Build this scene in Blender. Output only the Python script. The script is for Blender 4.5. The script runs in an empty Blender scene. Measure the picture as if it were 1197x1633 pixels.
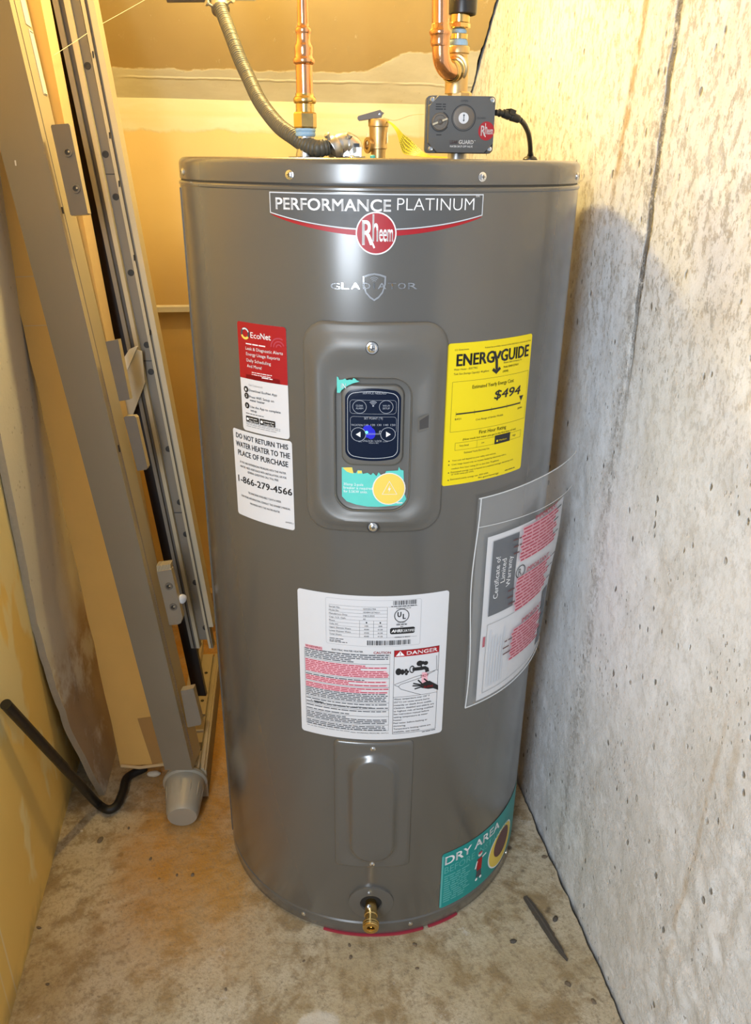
import bpy, bmesh, math, random
from mathutils import Vector, Matrix, noise
random.seed(7)
sc = bpy.context.scene
COL = sc.collection
# ------------------------------------------------------------------ camera
F, PITCH, ROLL = 1272.19, 0.4137, 0.01146
W, H = 1197.0, 1633.0
CAM = Vector((0.0, -1.2542, 1.2312))
_f = Vector((0, math.cos(PITCH), -math.sin(PITCH)))
_r0 = Vector((1, 0, 0)); _u0 = _r0.cross(_f)
_r = _r0*math.cos(ROLL) + _u0*math.sin(ROLL)
_u = -_r0*math.sin(ROLL) + _u0*math.cos(ROLL)
cd = bpy.data.cameras.new('camera'); co = bpy.data.objects.new('camera', cd); COL.objects.link(co)
m = Matrix((( _r.x, _u.x, -_f.x, CAM.x), (_r.y, _u.y, -_f.y, CAM.y), (_r.z, _u.z, -_f.z, CAM.z), (0, 0, 0, 1)))
co.matrix_world = m
cd.sensor_fit = 'VERTICAL'; cd.sensor_height = 24.0; cd.lens = 24.0*F/H; cd.clip_start = 0.02
sc.camera = co
# ------------------------------------------------------------------ light and exposure
sc.view_settings.view_transform = 'Standard'; sc.view_settings.look = 'None'
sc.view_settings.gamma = 1; sc.view_settings.use_curve_mapping = False
sc.view_settings.exposure = 0.0
wd = bpy.data.worlds.new('world'); sc.world = wd; wd.use_nodes = True
wd.node_tree.nodes['Background'].inputs[0].default_value = (0.80, 0.88, 1.0, 1)
wd.node_tree.nodes['Background'].inputs[1].default_value = 0.52
def light(name, kind, loc, energy, color, **kw):
    l = bpy.data.lights.new(name, kind); l.energy = energy; l.color = color
    for k, v in kw.items(): setattr(l, k, v)
    o = bpy.data.objects.new(name, l); o.location = loc; COL.objects.link(o); return o
# warm bulb under the sloped ceiling, above and behind the tank
light('closet_bulb', 'POINT', (-0.18, 0.22, 1.72), 20.5, (1.0, 0.76, 0.30), shadow_soft_size=0.035)
# daylight coming through the doorway behind the photographer
dl = light('doorway_daylight', 'AREA', (-0.50, -1.95, 1.45), 37.0, (0.78, 0.88, 1.0), shape='RECTANGLE', size=0.42, size_y=1.3)
dl.rotation_euler = (Vector((0.10, 0, 1.05)) - dl.location).to_track_quat('-Z', 'Y').to_euler()

# ------------------------------------------------------------------ helpers: points
R = 0.2826
def ray(x, y): return (x-W/2)/F*_r + (H/2-y)/F*_u + _f
def pl(x, y, n, d):
    v = ray(x, y); n = Vector(n); return CAM + v*((d-n.dot(CAM))/n.dot(v))
def at(x, y, Y): return pl(x, y, (0, 1, 0), Y)          # point of the photo at world depth Y
def flo(x, y, z=0.0): return pl(x, y, (0, 0, 1), z)
def pxs(p):                                              # metres per photo pixel at point p
    return (p-CAM).dot(_f)/F
def cyl(x, y, rad=R):
    d = ray(x, y); a = d.x*d.x+d.y*d.y; b = 2*(CAM.x*d.x+CAM.y*d.y); c = CAM.x**2+CAM.y**2-rad*rad
    D = max(b*b-4*a*c, 0); t = (-b-math.sqrt(D))/(2*a); p = CAM+d*t
    return math.atan2(p.x, -p.y)*R, p.z
ALPHA = math.atan2(0.155, 0.988)
E1 = Vector((math.cos(ALPHA), math.sin(ALPHA), 0)); E2 = Vector((-math.sin(ALPHA), math.cos(ALPHA), 0))
UR, UL, VB, ZC, SLOPE = 0.3308, -0.622, 0.779, 1.353, 0.916

# ------------------------------------------------------------------ helpers: materials
class X:
    def __init__(s, M, o): s.M, s.o = M, o
    def _m(s, op, b=None, c=None, rev=False):
        n = s.M.nt.nodes.new('ShaderNodeMath'); n.operation = op
        a = s
        if rev: a, b = b, s
        for i, v in enumerate((a, b, c)):
            if v is None: continue
            if isinstance(v, X): s.M.nt.links.new(v.o, n.inputs[i])
            else: n.inputs[i].default_value = v
        return X(s.M, n.outputs[0])
    def __add__(s, b): return s._m('ADD', b)
    __radd__ = __add__
    def __sub__(s, b): return s._m('SUBTRACT', b)
    def __rsub__(s, b): return s._m('SUBTRACT', b, rev=True)
    def __mul__(s, b): return s._m('MULTIPLY', b)
    __rmul__ = __mul__
    def abs(s): return s._m('ABSOLUTE')
    def mx(s, b): return s._m('MAXIMUM', b)
    def mn(s, b): return s._m('MINIMUM', b)
    def sin(s): return s._m('SINE')
class Mat:
    def __init__(s, name, color=(.5, .5, .5), rough=.5, metal=0.0, **kw):
        s.mat = bpy.data.materials.new(name); s.mat.use_nodes = True; s.nt = s.mat.node_tree
        s.b = s.nt.nodes['Principled BSDF']
        s.b.inputs['Base Color'].default_value = (*color, 1); s.b.inputs['Roughness'].default_value = rough
        s.b.inputs['Metallic'].default_value = metal
        for k, v in kw.items(): s.b.inputs[k.replace('_', ' ')].default_value = v
        s.mat.diffuse_color = (*color, 1)
    def xyz(s):
        t = s.nt.nodes.new('ShaderNodeTexCoord'); q = s.nt.nodes.new('ShaderNodeSeparateXYZ')
        s.nt.links.new(t.outputs['Object'], q.inputs[0]); s.vec = t.outputs['Object']
        return [X(s, o) for o in q.outputs]
    def comb(s, x, y, z):
        n = s.nt.nodes.new('ShaderNodeCombineXYZ')
        for i, v in enumerate((x, y, z)):
            if isinstance(v, X): s.nt.links.new(v.o, n.inputs[i])
            else: n.inputs[i].default_value = v
        return n.outputs[0]
    def noise(s, scale, detail=4, rough=.55, vec=None, dist=0):
        n = s.nt.nodes.new('ShaderNodeTexNoise'); n.inputs['Scale'].default_value = scale
        n.inputs['Detail'].default_value = detail; n.inputs['Roughness'].default_value = rough; n.inputs['Distortion'].default_value = dist
        s.nt.links.new(vec or s.vec, n.inputs['Vector']); return X(s, n.outputs[0])
    def voro(s, scale, vec=None, feature='F1', out=0, rnd=1.0):
        n = s.nt.nodes.new('ShaderNodeTexVoronoi'); n.feature = feature; n.inputs['Scale'].default_value = scale
        n.inputs['Randomness'].default_value = rnd
        s.nt.links.new(vec or s.vec, n.inputs['Vector']); return X(s, n.outputs[out])
    def step(s, x, a, b, lo=0.0, hi=1.0):
        n = s.nt.nodes.new('ShaderNodeMapRange'); n.interpolation_type = 'SMOOTHSTEP'
        s.nt.links.new(x.o, n.inputs[0])
        if a > b: a, b, lo, hi = b, a, hi, lo
        for i, v in zip((1, 2, 3, 4), (a, b, lo, hi)): n.inputs[i].default_value = v
        return X(s, n.outputs[0])
    def mix(s, f, a, b):
        n = s.nt.nodes.new('ShaderNodeMix'); n.data_type = 'RGBA'
        for i, v in ((0, f), (6, a), (7, b)):
            if isinstance(v, X): s.nt.links.new(v.o, n.inputs[i])
            elif isinstance(v, (int, float)): n.inputs[i].default_value = v
            else: n.inputs[i].default_value = (*v, 1)
        return X(s, n.outputs[2])
    def col(s, c): s.nt.links.new(c.o, s.b.inputs['Base Color'])
    def rough(s, c): s.nt.links.new(c.o, s.b.inputs['Roughness'])
    def bump(s, h, strength=.4, dist=.002):
        n = s.nt.nodes.new('ShaderNodeBump'); n.inputs['Strength'].default_value = strength; n.inputs['Distance'].default_value = dist
        s.nt.links.new(h.o, n.inputs['Height']); s.nt.links.new(n.outputs[0], s.b.inputs['Normal'])
def lin(r, g, b):
    f = lambda c: (c/255/12.92) if c/255 <= .04045 else ((c/255+.055)/1.055)**2.4
    return (f(r), f(g), f(b))
M = {}
def simple(key, color, rough=.5, metal=0.0, var=0.0, bump=0.0, scale=60, **kw):
    a = Mat(key, color, rough, metal, **kw)
    a.xyz(); n = a.noise(scale, 5)
    if var:
        a.col(a.mix(n, tuple(c*(1-var) for c in color), tuple(min(1, c*(1+var)) for c in color)))
    if bump: a.bump(n, bump, .001)
    if bump or var: a.rough(a.step(n, .2, .8, max(rough-.05, .02), min(rough+.06, 1)))
    M[key] = a.mat; return a
# concrete wall (object space: x = u, y = v along the wall, z up)
a = Mat('concrete_wall', rough=.85); u_, v_, z_ = a.xyz()
st = a.comb(0.0, v_*5, z_*1.1)
big = a.noise(3.0, 5, .6); fine = a.noise(70, 6, .65); streak = a.noise(2.4, 5, .6, vec=st)
c = a.mix(a.step(big, .3, .7), (.78, .785, .79), (.88, .885, .89))
c = a.mix(a.step(streak, .50, .75)*.35, c, (.64, .59, .49))
c = a.mix(a.step(fine, .50, .72)*.3, c, (.52, .50, .46))
c = a.mix(a.step(a.noise(9, 6, .7), .56, .70)*.5, c, (.84, .835, .83))
sp = a.noise(75, 10, .82, vec=a.comb(u_, v_, z_*.6))
up = a.step(z_+(big-.5)*.5, .85, 1.15)*.6+.4
mot = a.noise(5.5, 6, .65)
c = a.mix(a.step(sp, .50, .58)*up*a.step(mot, .30, .60, .35, 1.0)*.52, c, (.52, .44, .31))
c = a.mix(a.step(a.noise(3.1, 5, .6), .50, .68)*.35, c, (.56, .50, .40))
c = a.mix(a.step(a.noise(150, 6, .8), .57, .66)*up*.4, c, (.36, .32, .25))
# rough scoured patch low on the wall
rp = a.step(z_+(big-.5)*.3+v_*.5, .38, .12)*a.step(a.noise(20, 7, .8), .44, .56)
c = a.mix(rp*.30, c, (.48, .46, .42))
c = a.mix(a.step(mot, .46, .66)*.28, c, (.58, .57, .55))
# weathered form joint, about vertical
wob = (a.noise(30, 5, .7)-.5)*.022
seam = a.step(((v_+.190)+wob*.6).abs(), .0085, .0035)*a.step(z_, .84, 1.15)*a.step(a.noise(45, 5, .8), .36, .52)
seam2 = a.step(((v_+.178)+wob).abs(), .030, .004)*a.step(a.noise(60, 6, .8), .45, .58)
c = a.mix(seam2*.55, c, (.30, .27, .23))
c = a.mix(seam*.9, c, (.13, .12, .11))
# tan water stain and rust runs
sl = v_+.085+(a.noise(6, 3)-.5)*.05-(z_-1.3)*(-.12)
c = a.mix(a.step((sl).abs(), .016, .002)*a.step(z_, 1.12, 1.26)*a.step(a.noise(30, 4), .3, .5)*.8, c, (.42, .28, .12))
sl2 = v_+.549+(a.noise(4, 3)-.5)*.04
c = a.mix(a.step(sl2.abs(), .007, .001)*a.step(z_, .70, .55)*a.step(z_, .1, .3)*a.step(a.noise(18, 5, .7), .35, .6)*.6, c, (.46, .31, .15))
sl3 = v_+.586+(a.noise(5, 3)-.5)*.05
c = a.mix(a.step(sl3.abs(), .013, .002)*a.step(z_, .66, .60)*a.step(z_, .40, .56)*a.step(a.noise(18, 5, .7), .35, .6)*.55, c, (.46, .34, .19))
c = a.mix(a.step(v_*1.0+(a.noise(3, 3)-.5)*.5+z_*.5, -.05, -.35)*.25, c, (.60, .52, .40))
# bug holes
vh = a.voro(46, vec=a.comb(u_, v_, z_*.62)); pk = a.noise(60, 3, .6)
hole = a.step(vh+(pk-.5)*.42, .17, .06)*a.step(a.noise(13, 3), .45, .55)
vh2 = a.voro(120, vec=a.comb(u_, v_, z_*.6)); hole2 = a.step(vh2, .2, .1)*a.step(a.noise(11, 3), .52, .62)
c = a.mix(hole*.75, c, (.13, .115, .09)); c = a.mix(hole2*.5, c, (.2, .17, .13))
a.col(c)
a.bump(fine*.4+a.noise(24, 8, .7)*.6-hole*1.0-hole2*.5-seam*1.4+rp*.2-a.step(sp, .50, .66)*.16*up, .8, .004); M['concrete_wall'] = a.mat
# concrete floor
a = Mat('concrete_floor', rough=.8); u_, v_, z_ = a.xyz()
big = a.noise(4.2, 6, .62); fine = a.noise(55, 7, .7); mid = a.noise(14, 6, .7)
c = a.mix(a.step(big, .32, .68), (.41, .325, .19), (.55, .475, .345))
c = a.mix(a.step(mid, .47, .63)*.8, c, (.26, .175, .075))
c = a.mix(a.step(fine, .50, .66)*.6, c, (.20, .15, .09))
c = a.mix(a.step(a.noise(9, 6, .75), .62, .70)*.6, c, (.60, .57, .52))
c = a.mix(a.step(a.noise(33, 5, .7), .66, .74)*.8, c, (.07, .05, .03))
c = a.mix(a.step(a.voro(17)+(a.noise(50, 3)-.5)*.12, .13, .05)*a.step(a.noise(5, 2), .45, .6)*.85, c, (.06, .045, .03))
# warm light painted into the floor left of the tank, mixed with rust stain
rx = (u_+.36).abs(); 
c = a.mix(a.step(rx+(big-.5)*.25, .20, .04)*a.step(v_, -.40, -.10)*a.step(mid, .25, .6, .55, 1.0)*.85, c, (.53, .25, .035))
c = a.mix(a.step(a.noise(150, 8, .85), .49, .60)*.55, c, (.25, .185, .11))
pit = a.step(a.noise(95, 5, .8), .60, .68)*a.step(a.noise(8, 3), .38, .55)
c = a.mix(pit*.75, c, (.09, .065, .04))
wp = a.step(((u_+.148)*(u_+.148)+(v_+.43)*(v_+.43))*1.0+(mid-.5)*.004, .0012, .0004)
c = a.mix(wp*.65, c, (.66, .62, .54))
a.col(c); a.bump(fine*.6+mid*.9, .8, .005); M['concrete_floor'] = a.mat
# unpainted drywall: back wall
PAPER, PAPER2, MUD = (.78, .58, .26), (.70, .49, .20), (.73, .70, .52)
def drywall(name, kind):
    a = Mat(name, rough=.75); u_, v_, z_ = a.xyz()
    big = a.noise(2.2, 4, .5); fine = a.noise(160, 3)
    edge = (a.noise(7, 5, .6)-.5)
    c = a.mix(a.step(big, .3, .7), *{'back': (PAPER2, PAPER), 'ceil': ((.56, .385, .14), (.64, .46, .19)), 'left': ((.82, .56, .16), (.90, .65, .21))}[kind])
    mudc = a.mix(a.step(a.noise(5, 5, .6, vec=a.comb(u_*1.0, v_, z_*4)), .35, .65), (.94, .88, .64) if kind == 'ceil' else MUD, (.80, .73, .50) if kind == 'ceil' else (.72, .64, .40))
    if kind == 'back':
        k = a.step(z_+edge*.05, 1.283, 1.292)*.92
        c = a.mix(k, c, mudc)
        k2 = a.step((z_-1.325).abs(), .008, .002)*.35*a.step(a.noise(4, 2), .45, .6)
        c = a.mix(k2, c, PAPER)
        c = a.mix(a.step(z_+edge*.10+(u_-.05)*.25, 1.12, 1.18)*.0, c, mudc)
        # old scuffs low on the wall
        c = a.mix(a.step(a.noise(3, 5, .7, vec=a.comb(u_*2, v_, z_*.7)), .58, .7)*.3, c, (.60, .50, .28))
        hgt = k*.5+fine*.1
    elif kind == 'ceil':
        d = (1.0*(VB-v_))       # run from the crease
        k = a.step(d+edge*.055+a.step(u_, .05, .2)*(-.05), .060, .055)
        c = a.mix(k*.9, c, mudc)
        ridge = a.step((d-.040+edge*.016).abs(), .0035, .0005)*a.step(a.noise(5, 2), .4, .5)
        nick = a.step(a.noise(28, 6, .8, vec=a.comb(u_*1.6, v_, z_*.5)), .625, .67)
        c = a.mix(nick*.6, c, (.80, .66, .36))
        c = a.mix(ridge*.5, c, (.86, .78, .56))
        hgt = k*.6+ridge*1.2+fine*.1+nick*.4
    else:
        # left wall: paper with swept joint compound
        PAPERL = 0; w = a.noise(3.2, 4, .6, vec=a.comb(u_, v_*1.6, z_*.8))
        k = a.step(w+(z_-.35)*.35, .50, .56)*.85
        c = a.mix(k, c, (.86, .73, .38))
        ln = a.step(((v_+z_*.02+.30)).abs(), .004, .001)*.5
        ln2 = a.step(((v_+z_*.02+.335)).abs(), .003, .001)*.35
        c = a.mix(ln+ln2, c, (.80, .72, .52))
        c = a.mix(a.step(z_, .05, .0)*.5*a.step(a.noise(12, 4), .4, .6), c, (.2, .15, .09))
        hgt = k*.5+fine*.1
    a.col(c); a.bump(hgt, .5, .003); M[name] = a.mat
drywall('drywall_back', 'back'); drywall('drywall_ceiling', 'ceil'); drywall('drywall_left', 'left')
simple('dark_void', (.012, .010, .008), .9)
simple('white_trim', (.74, .70, .60), .45, var=.06)
# tank paint and metals
a = simple('tank_paint', (.120, .113, .102), .26, .25, scale=300); a.b.inputs['Coat Weight'].default_value = .7; a.b.inputs['Coat Roughness'].default_value = .19
a = simple('cover_paint', (.135, .128, .115), .38, .2, scale=300)
simple('notch_dark', (.055, .05, .048), .6)
simple('tape_brown', (.40, .22, .07), .5)
simple('seam_dark', (.03, .028, .026), .5)
simple('copper', (.86, .44, .22), .16, 1.0, var=.12, scale=40)
simple('brass', (.76, .53, .20), .20, 1.0, var=.12, scale=50)
simple('cast_brass', (.66, .47, .22), .38, .9, var=.15, bump=.15, scale=90)
simple('steel', (.62, .62, .62), .28, 1.0, var=.1)
simple('zinc', (.62, .60, .56), .34, .95, var=.15, bump=.2)
simple('chrome', (.86, .86, .86), .10, 1.0)
simple('blue_tape', (.30, .48, .66), .6, var=.3, bump=.5, scale=120)
simple('black_plastic', (.018, .017, .016), .35)
simple('grey_plastic', (.085, .085, .085), .45, var=.05)
simple('conduit_grey', (.095, .088, .068), .45, .0, var=.1)
simple('red_plastic', (.33, .025, .045), .5)
simple('frame_grey', (.205, .172, .125), .5, .15, var=.05, scale=9, bump=.05)
simple('frame_light', (.50, .435, .31), .42, .25, var=.05, scale=9)
simple('bracket_grey', (.14, .12, .10), .5, .2, var=.06)
simple('rail_web', (.235, .205, .165), .45, .3, var=.05)
simple('knob_grey', (.38, .345, .275), .38, .1, var=.04)
a = simple('cardboard', (.70, .42, .12), .85, var=.10, scale=12); 
a = simple('cardboard_edge', (.62, .45, .24), .85, var=.1, scale=80)
a = Mat('plaster_face', rough=.9); x_, y_, z_ = a.xyz()
pit = a.step(a.voro(60), .22, .08)*a.step(a.noise(20, 3), .45, .6)
c = a.mix(a.noise(5, 4), (.66, .63, .55), (.76, .73, .66)); c = a.mix(pit*.5, c, (.4, .36, .28))
c = a.mix(a.step(z_+(a.noise(7, 4)-.5)*.25, .40, .26)*.75*a.step(a.noise(6, 5, .7), .36, .52), c, (.36, .22, .09))
a.col(c); a.bump(a.noise(120, 4)*.6-pit*.8, .5, .002); M['plaster_face'] = a.mat
simple('gypsum_core', (.46, .42, .35), .95, var=.15, bump=.6, scale=140)
simple('black_rubber', (.014, .013, .012), .42, bump=.1)
simple('splinter', (.075, .062, .05), .7, var=.3)
simple('grit', (.16, .12, .08), .95, var=.3)
simple('chalk', (.70, .62, .48), .8)
simple('wood', (.55, .36, .16), .6, var=.15, scale=30)
# printing inks and papers
simple('paper_white', (.655, .645, .655), .42, var=.015)
simple('ink_black', (.012, .012, .014), .45)
simple('ink_grey', (.30, .30, .31), .5)
simple('ink_red', (.36, .005, .012), .4)
simple('ink_pink', (.80, .42, .47), .5)
simple('ink_crimson', (.42, .045, .075), .5)
simple('ink_white', (.86, .85, .85), .4)
simple('ink_yellow', (.80, .62, .0), .4)
simple('ink_teal', (.005, .27, .25), .4)
simple('ink_teal_light', (.10, .42, .39), .45)
simple('torn_teal', (.11, .58, .50), .6, var=.08)
simple('ink_cream', (.80, .74, .66), .45)
simple('ink_gold', (.82, .60, .10), .45)
simple('tag_yellow', (.72, .62, .03), .5)
simple('ink_slate', (.055, .062, .075), .45)
simple('ink_maroon', (.12, .045, .045), .5)
simple('screen_navy', (.004, .009, .026), .22, Specular_IOR_Level=.25)
simple('ink_screen', (.62, .64, .68), .4)
simple('ink_panel', (.36, .38, .43), .4)
a = Mat('led_blue', (.0, .0, .3), .4); a.b.inputs['Emission Color'].default_value = (.004, .008, 1, 1); a.b.inputs['Emission Strength'].default_value = .32
x_, y_, z_ = a.xyz(); M['led_blue'] = a.mat
a = Mat('led_green', (.1, .6, .5), .4); a.b.inputs['Emission Color'].default_value = (.15, .9, .75, 1); a.b.inputs['Emission Strength'].default_value = 1.0; M['led_green'] = a.mat
a = Mat('clear_plastic', (.93, .94, .95), .12); a.b.inputs['Alpha'].default_value = .09; a.b.inputs['Specular IOR Level'].default_value = .6
x_, y_, z_ = a.xyz(); a.bump(a.noise(25, 4), .25, .004); M['clear_plastic'] = a.mat

a = Mat('film_edge', (.85, .86, .87), .2); a.b.inputs['Alpha'].default_value = .55; M['film_edge'] = a.mat
# ------------------------------------------------------------------ helpers: meshes
class MB:
    def __init__(s): s.v, s.f, s.m, s.slots = [], [], [], []
    def slot(s, mat):
        if mat not in s.slots: s.slots.append(mat)
        return s.slots.index(mat)
    def add(s, verts, faces, mat, T=None):
        o = len(s.v); k = s.slot(mat)
        s.v += [(T @ Vector(p)) if T else Vector(p) for p in verts]
        for f in faces: s.f.append([i+o for i in f]); s.m.append(k)
        return s
    def box(s, lo, hi, mat, T=None):
        x0, y0, z0 = lo; x1, y1, z1 = hi
        return s.add([(x0,y0,z0),(x1,y0,z0),(x1,y1,z0),(x0,y1,z0),(x0,y0,z1),(x1,y0,z1),(x1,y1,z1),(x0,y1,z1)],
                     [(0,3,2,1),(4,5,6,7),(0,1,5,4),(1,2,6,5),(2,3,7,6),(3,0,4,7)], mat, T)
    def extr(s, pts, vec, mat, side=None):       # closed polygon swept along vec
        n = len(pts); vec = Vector(vec)
        s.add(list(pts)+[Vector(p)+vec for p in pts], [tuple(range(n)), tuple(range(2*n-1, n-1, -1))], mat)
        s.add(list(pts)+[Vector(p)+vec for p in pts], [(i, i+n, (i+1) % n+n, (i+1) % n) for i in range(n)], side or mat)
        return s
    def tube(s, path, rad, mat, seg=16, cap=True):
        path = [Vector(p) for p in path]; n = len(path)
        if not isinstance(rad, (list, tuple)): rad = [rad]*n
        t0 = (path[1]-path[0]).normalized(); nrm = t0.orthogonal().normalized(); vs = []
        for i, p in enumerate(path):
            t = (path[min(i+1, n-1)]-path[max(i-1, 0)]).normalized()
            nrm = (nrm-t*nrm.dot(t)).normalized(); b = t.cross(nrm)
            vs += [p+(nrm*math.cos(2*math.pi*k/seg)+b*math.sin(2*math.pi*k/seg))*rad[i] for k in range(seg)]
        fs = [(i*seg+k, i*seg+(k+1) % seg, (i+1)*seg+(k+1) % seg, (i+1)*seg+k) for i in range(n-1) for k in range(seg)]
        if cap: fs += [tuple(range(seg-1, -1, -1)), tuple((n-1)*seg+k for k in range(seg))]
        return s.add(vs, fs, mat)
    def lathe(s, prof, mat, T=None, seg=32, cap=True, a0=0.0, a1=2*math.pi):   # prof: (r, z) list about local z
        full = abs(a1-a0-2*math.pi) < 1e-6; k = seg if full else seg+1
        vs = [(r*math.cos(a0+(a1-a0)*j/seg), r*math.sin(a0+(a1-a0)*j/seg), z) for r, z in prof for j in range(k)]
        n = len(prof)
        fs = [(i*k+j, i*k+(j+1) % k, (i+1)*k+(j+1) % k, (i+1)*k+j) for i in range(n-1) for j in range(seg)]
        if cap: fs += [tuple(range(seg-1, -1, -1)), tuple((n-1)*k+j for j in range(seg))]
        return s.add(vs, fs, mat, T)
    def build(s, name, parent=None, angle=35, label=None, kind=None):
        me = bpy.data.meshes.new(name); me.from_pydata([tuple(p) for p in s.v], [], s.f)
        for q in s.slots: me.materials.append(M[q])
        me.polygons.foreach_set('material_index', s.m)
        me.polygons.foreach_set('use_smooth', [True]*len(s.f))
        me.update()
        bm = bmesh.new(); bm.from_mesh(me); bmesh.ops.remove_doubles(bm, verts=bm.verts, dist=1e-6)
        if angle < 200: bmesh.ops.recalc_face_normals(bm, faces=bm.faces)
        bm.to_mesh(me); bm.free()
        me.set_sharp_from_angle(angle=math.radians(min(angle, 180)))
        o = bpy.data.objects.new(name, me); COL.objects.link(o)
        if parent:
            o.parent = parent
            L = parent.location.copy(); q = parent.parent
            if parent.type == 'EMPTY': o.matrix_parent_inverse = Matrix.Translation(-L)
        if label: o['label'] = label
        if kind: o['kind'] = kind
        return o
def thing(name, label, cat, loc=(0, 0, 0), group=None):
    o = bpy.data.objects.new(name, None); COL.objects.link(o); o.location = loc; o.empty_display_size = .05
    return tag(o, label, cat, group)
def tag(o, label, cat, group=None):
    o['label'] = label; o['category'] = cat
    if group: o['group'] = group
    return o
def struct(name, mb, label=None, angle=35, rot=True, parent=None):
    o = mb.build(name, parent, angle, label)
    if not parent: o['kind'] = 'structure'
    if rot and not parent: o.rotation_euler = (0, 0, ALPHA)
    return o
def frame_from(p, zdir, up=(0, 0, 1)):
    z = Vector(zdir).normalized(); x = Vector(up).cross(z)
    if x.length < 1e-4: x = Vector((1, 0, 0))
    x.normalize(); y = z.cross(x)
    return Matrix(((x.x, y.x, z.x, p[0]), (x.y, y.y, z.y, p[1]), (x.z, y.z, z.z, p[2]), (0, 0, 0, 1)))
def spline(pts, n=10):
    pts = [Vector(p) for p in pts]; out = []
    P = [pts[0]*2-pts[1]]+pts+[pts[-1]*2-pts[-2]]
    for i in range(1, len(P)-2):
        for k in range(n):
            t = k/n; a, b, c, d = P[i-1:i+3]
            out.append(.5*((2*b)+(c-a)*t+(2*a-5*b+4*c-d)*t*t+(3*b-a-3*c+d)*t**3))
    return out+[pts[-1]]

# ------------------------------------------------------------------ the room
def grid(us, vs, fn, mat):
    mb = MB(); n = len(vs)
    mb.add([fn(a, b) for a in us for b in vs], [(i*n+j, (i+1)*n+j, (i+1)*n+j+1, i*n+j+1) for i in range(len(us)-1) for j in range(n-1)], mat)
    return mb
def rng(a, b, n): return [a+(b-a)*i/n for i in range(n+1)]
def nz(x, y, z=0.0): return noise.noise(Vector((x, y, z)))
# floor: ragged edge along the concrete wall
def ffn(t, v):
    e = UR-.004-abs(nz(v*16, 3.1))*.007-abs(nz(v*60, 7.7))*.003
    u = UL-.02+(e-UL+.02)*t
    return (u, v, nz(u*9, v*9)*.0012+nz(u*40, v*40)*.0006)
struct('floor', grid(rng(0, 1, 110), rng(-1.5, VB+.03, 240), ffn, 'concrete_floor'), 'stained beige concrete floor')
mb = MB(); mb.box((UL-.1, -1.6, -.06), (UR+.1, 1.0, -.025), 'dark_void'); struct('trim_1', mb, 'dark gap under the floor edge')
# right wall: rough poured concrete with an old form joint
def wfn(v, z):
    s = math.exp(-((v+.19+nz(z*30, 1)*.0035)/.006)**2)*max(0, min(1, (z-.82)/.3))*max(0, .35+nz(z*22, 4.4)*1.4)
    d = nz(v*7, z*7, 2)*.0022+nz(v*28, z*24, 5)*.0014+nz(v*70, z*60, 9)*.0006
    if z < .9: pt = max(0, nz(v*4.2+9, z*2.6, 20)+.12)*min(1, (.9-z)/.35); d += pt*(nz(v*48, z*36, 12)*.0060+nz(v*22, z*15, 30)*.0060)
    return (UR+d+s*.006*(1+nz(z*40, v*40)), v, z)
struct('wall_right', grid(rng(-.95, .86, 300), rng(-.03, 2.4, 320), wfn, 'concrete_wall'), 'rough poured concrete wall')
mb = MB(); mb.box((UL-.012, -.95, -.03), (UL, .9, 2.4), 'drywall_left'); struct('wall_left', mb, 'unpainted drywall with swept joint compound')
# back wall: upper sheet stands proud of the recessed lower part, with a white edge trim
mb = MB(); mb.box((UL-.02, VB, .905), (UR+.02, VB+.0125, ZC+.02), 'drywall_back'); wb = struct('wall_back', mb, 'unpainted drywall back wall')
mb = MB(); mb.box((UL-.02, VB+.022, -.02), (UR+.02, VB+.034, .905), 'drywall_back'); lw = mb.build('lower_panel', wb); 
mb = MB()
mb.extr([(UL, VB-.006, .893), (UL, VB-.006, .905), (UL, VB-.002, .909), (UL, VB+.022, .909), (UL, VB+.022, .893)], (UR-UL, 0, 0), 'white_trim')
struct('trim_2', mb, 'thin white edge trim across the back wall')
# sloped ceiling (underside of stairs), ragged right edge with a dark gap
VT = -.22
def cz(v): return ZC+SLOPE*(VB-v)
def cfn(t, q):
    v = VB+.004-(VB-VT)*q
    e = UR-.004-abs(nz(v*14, 5.2))*.006-abs(nz(v*55, 1.7))*.004
    u = UL-.01+(e-UL+.01)*t
    return (u, v, cz(v)+nz(u*4, v*4)*.002)
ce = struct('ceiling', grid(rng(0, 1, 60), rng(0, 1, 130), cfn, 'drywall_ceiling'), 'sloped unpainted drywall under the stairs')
mb = MB()
mb.box((UL-.02, -.95, cz(VT)), (UR+.02, VT+.02, cz(VT)+.02), 'drywall_ceiling'); mb.build('flat_panel', ce)
mb = MB()
mb.extr([(UL-.05, VB+.15, cz(VB+.15)+.02), (UL-.05, VT, cz(VT)+.02), (UL-.05, VT, cz(VT)+.06), (UL-.05, VB+.15, cz(VB+.15)+.06)], (UR-UL+.12, 0, 0), 'dark_void')
struct('trim_3', mb, 'dark cavity behind the sloped drywall')

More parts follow.
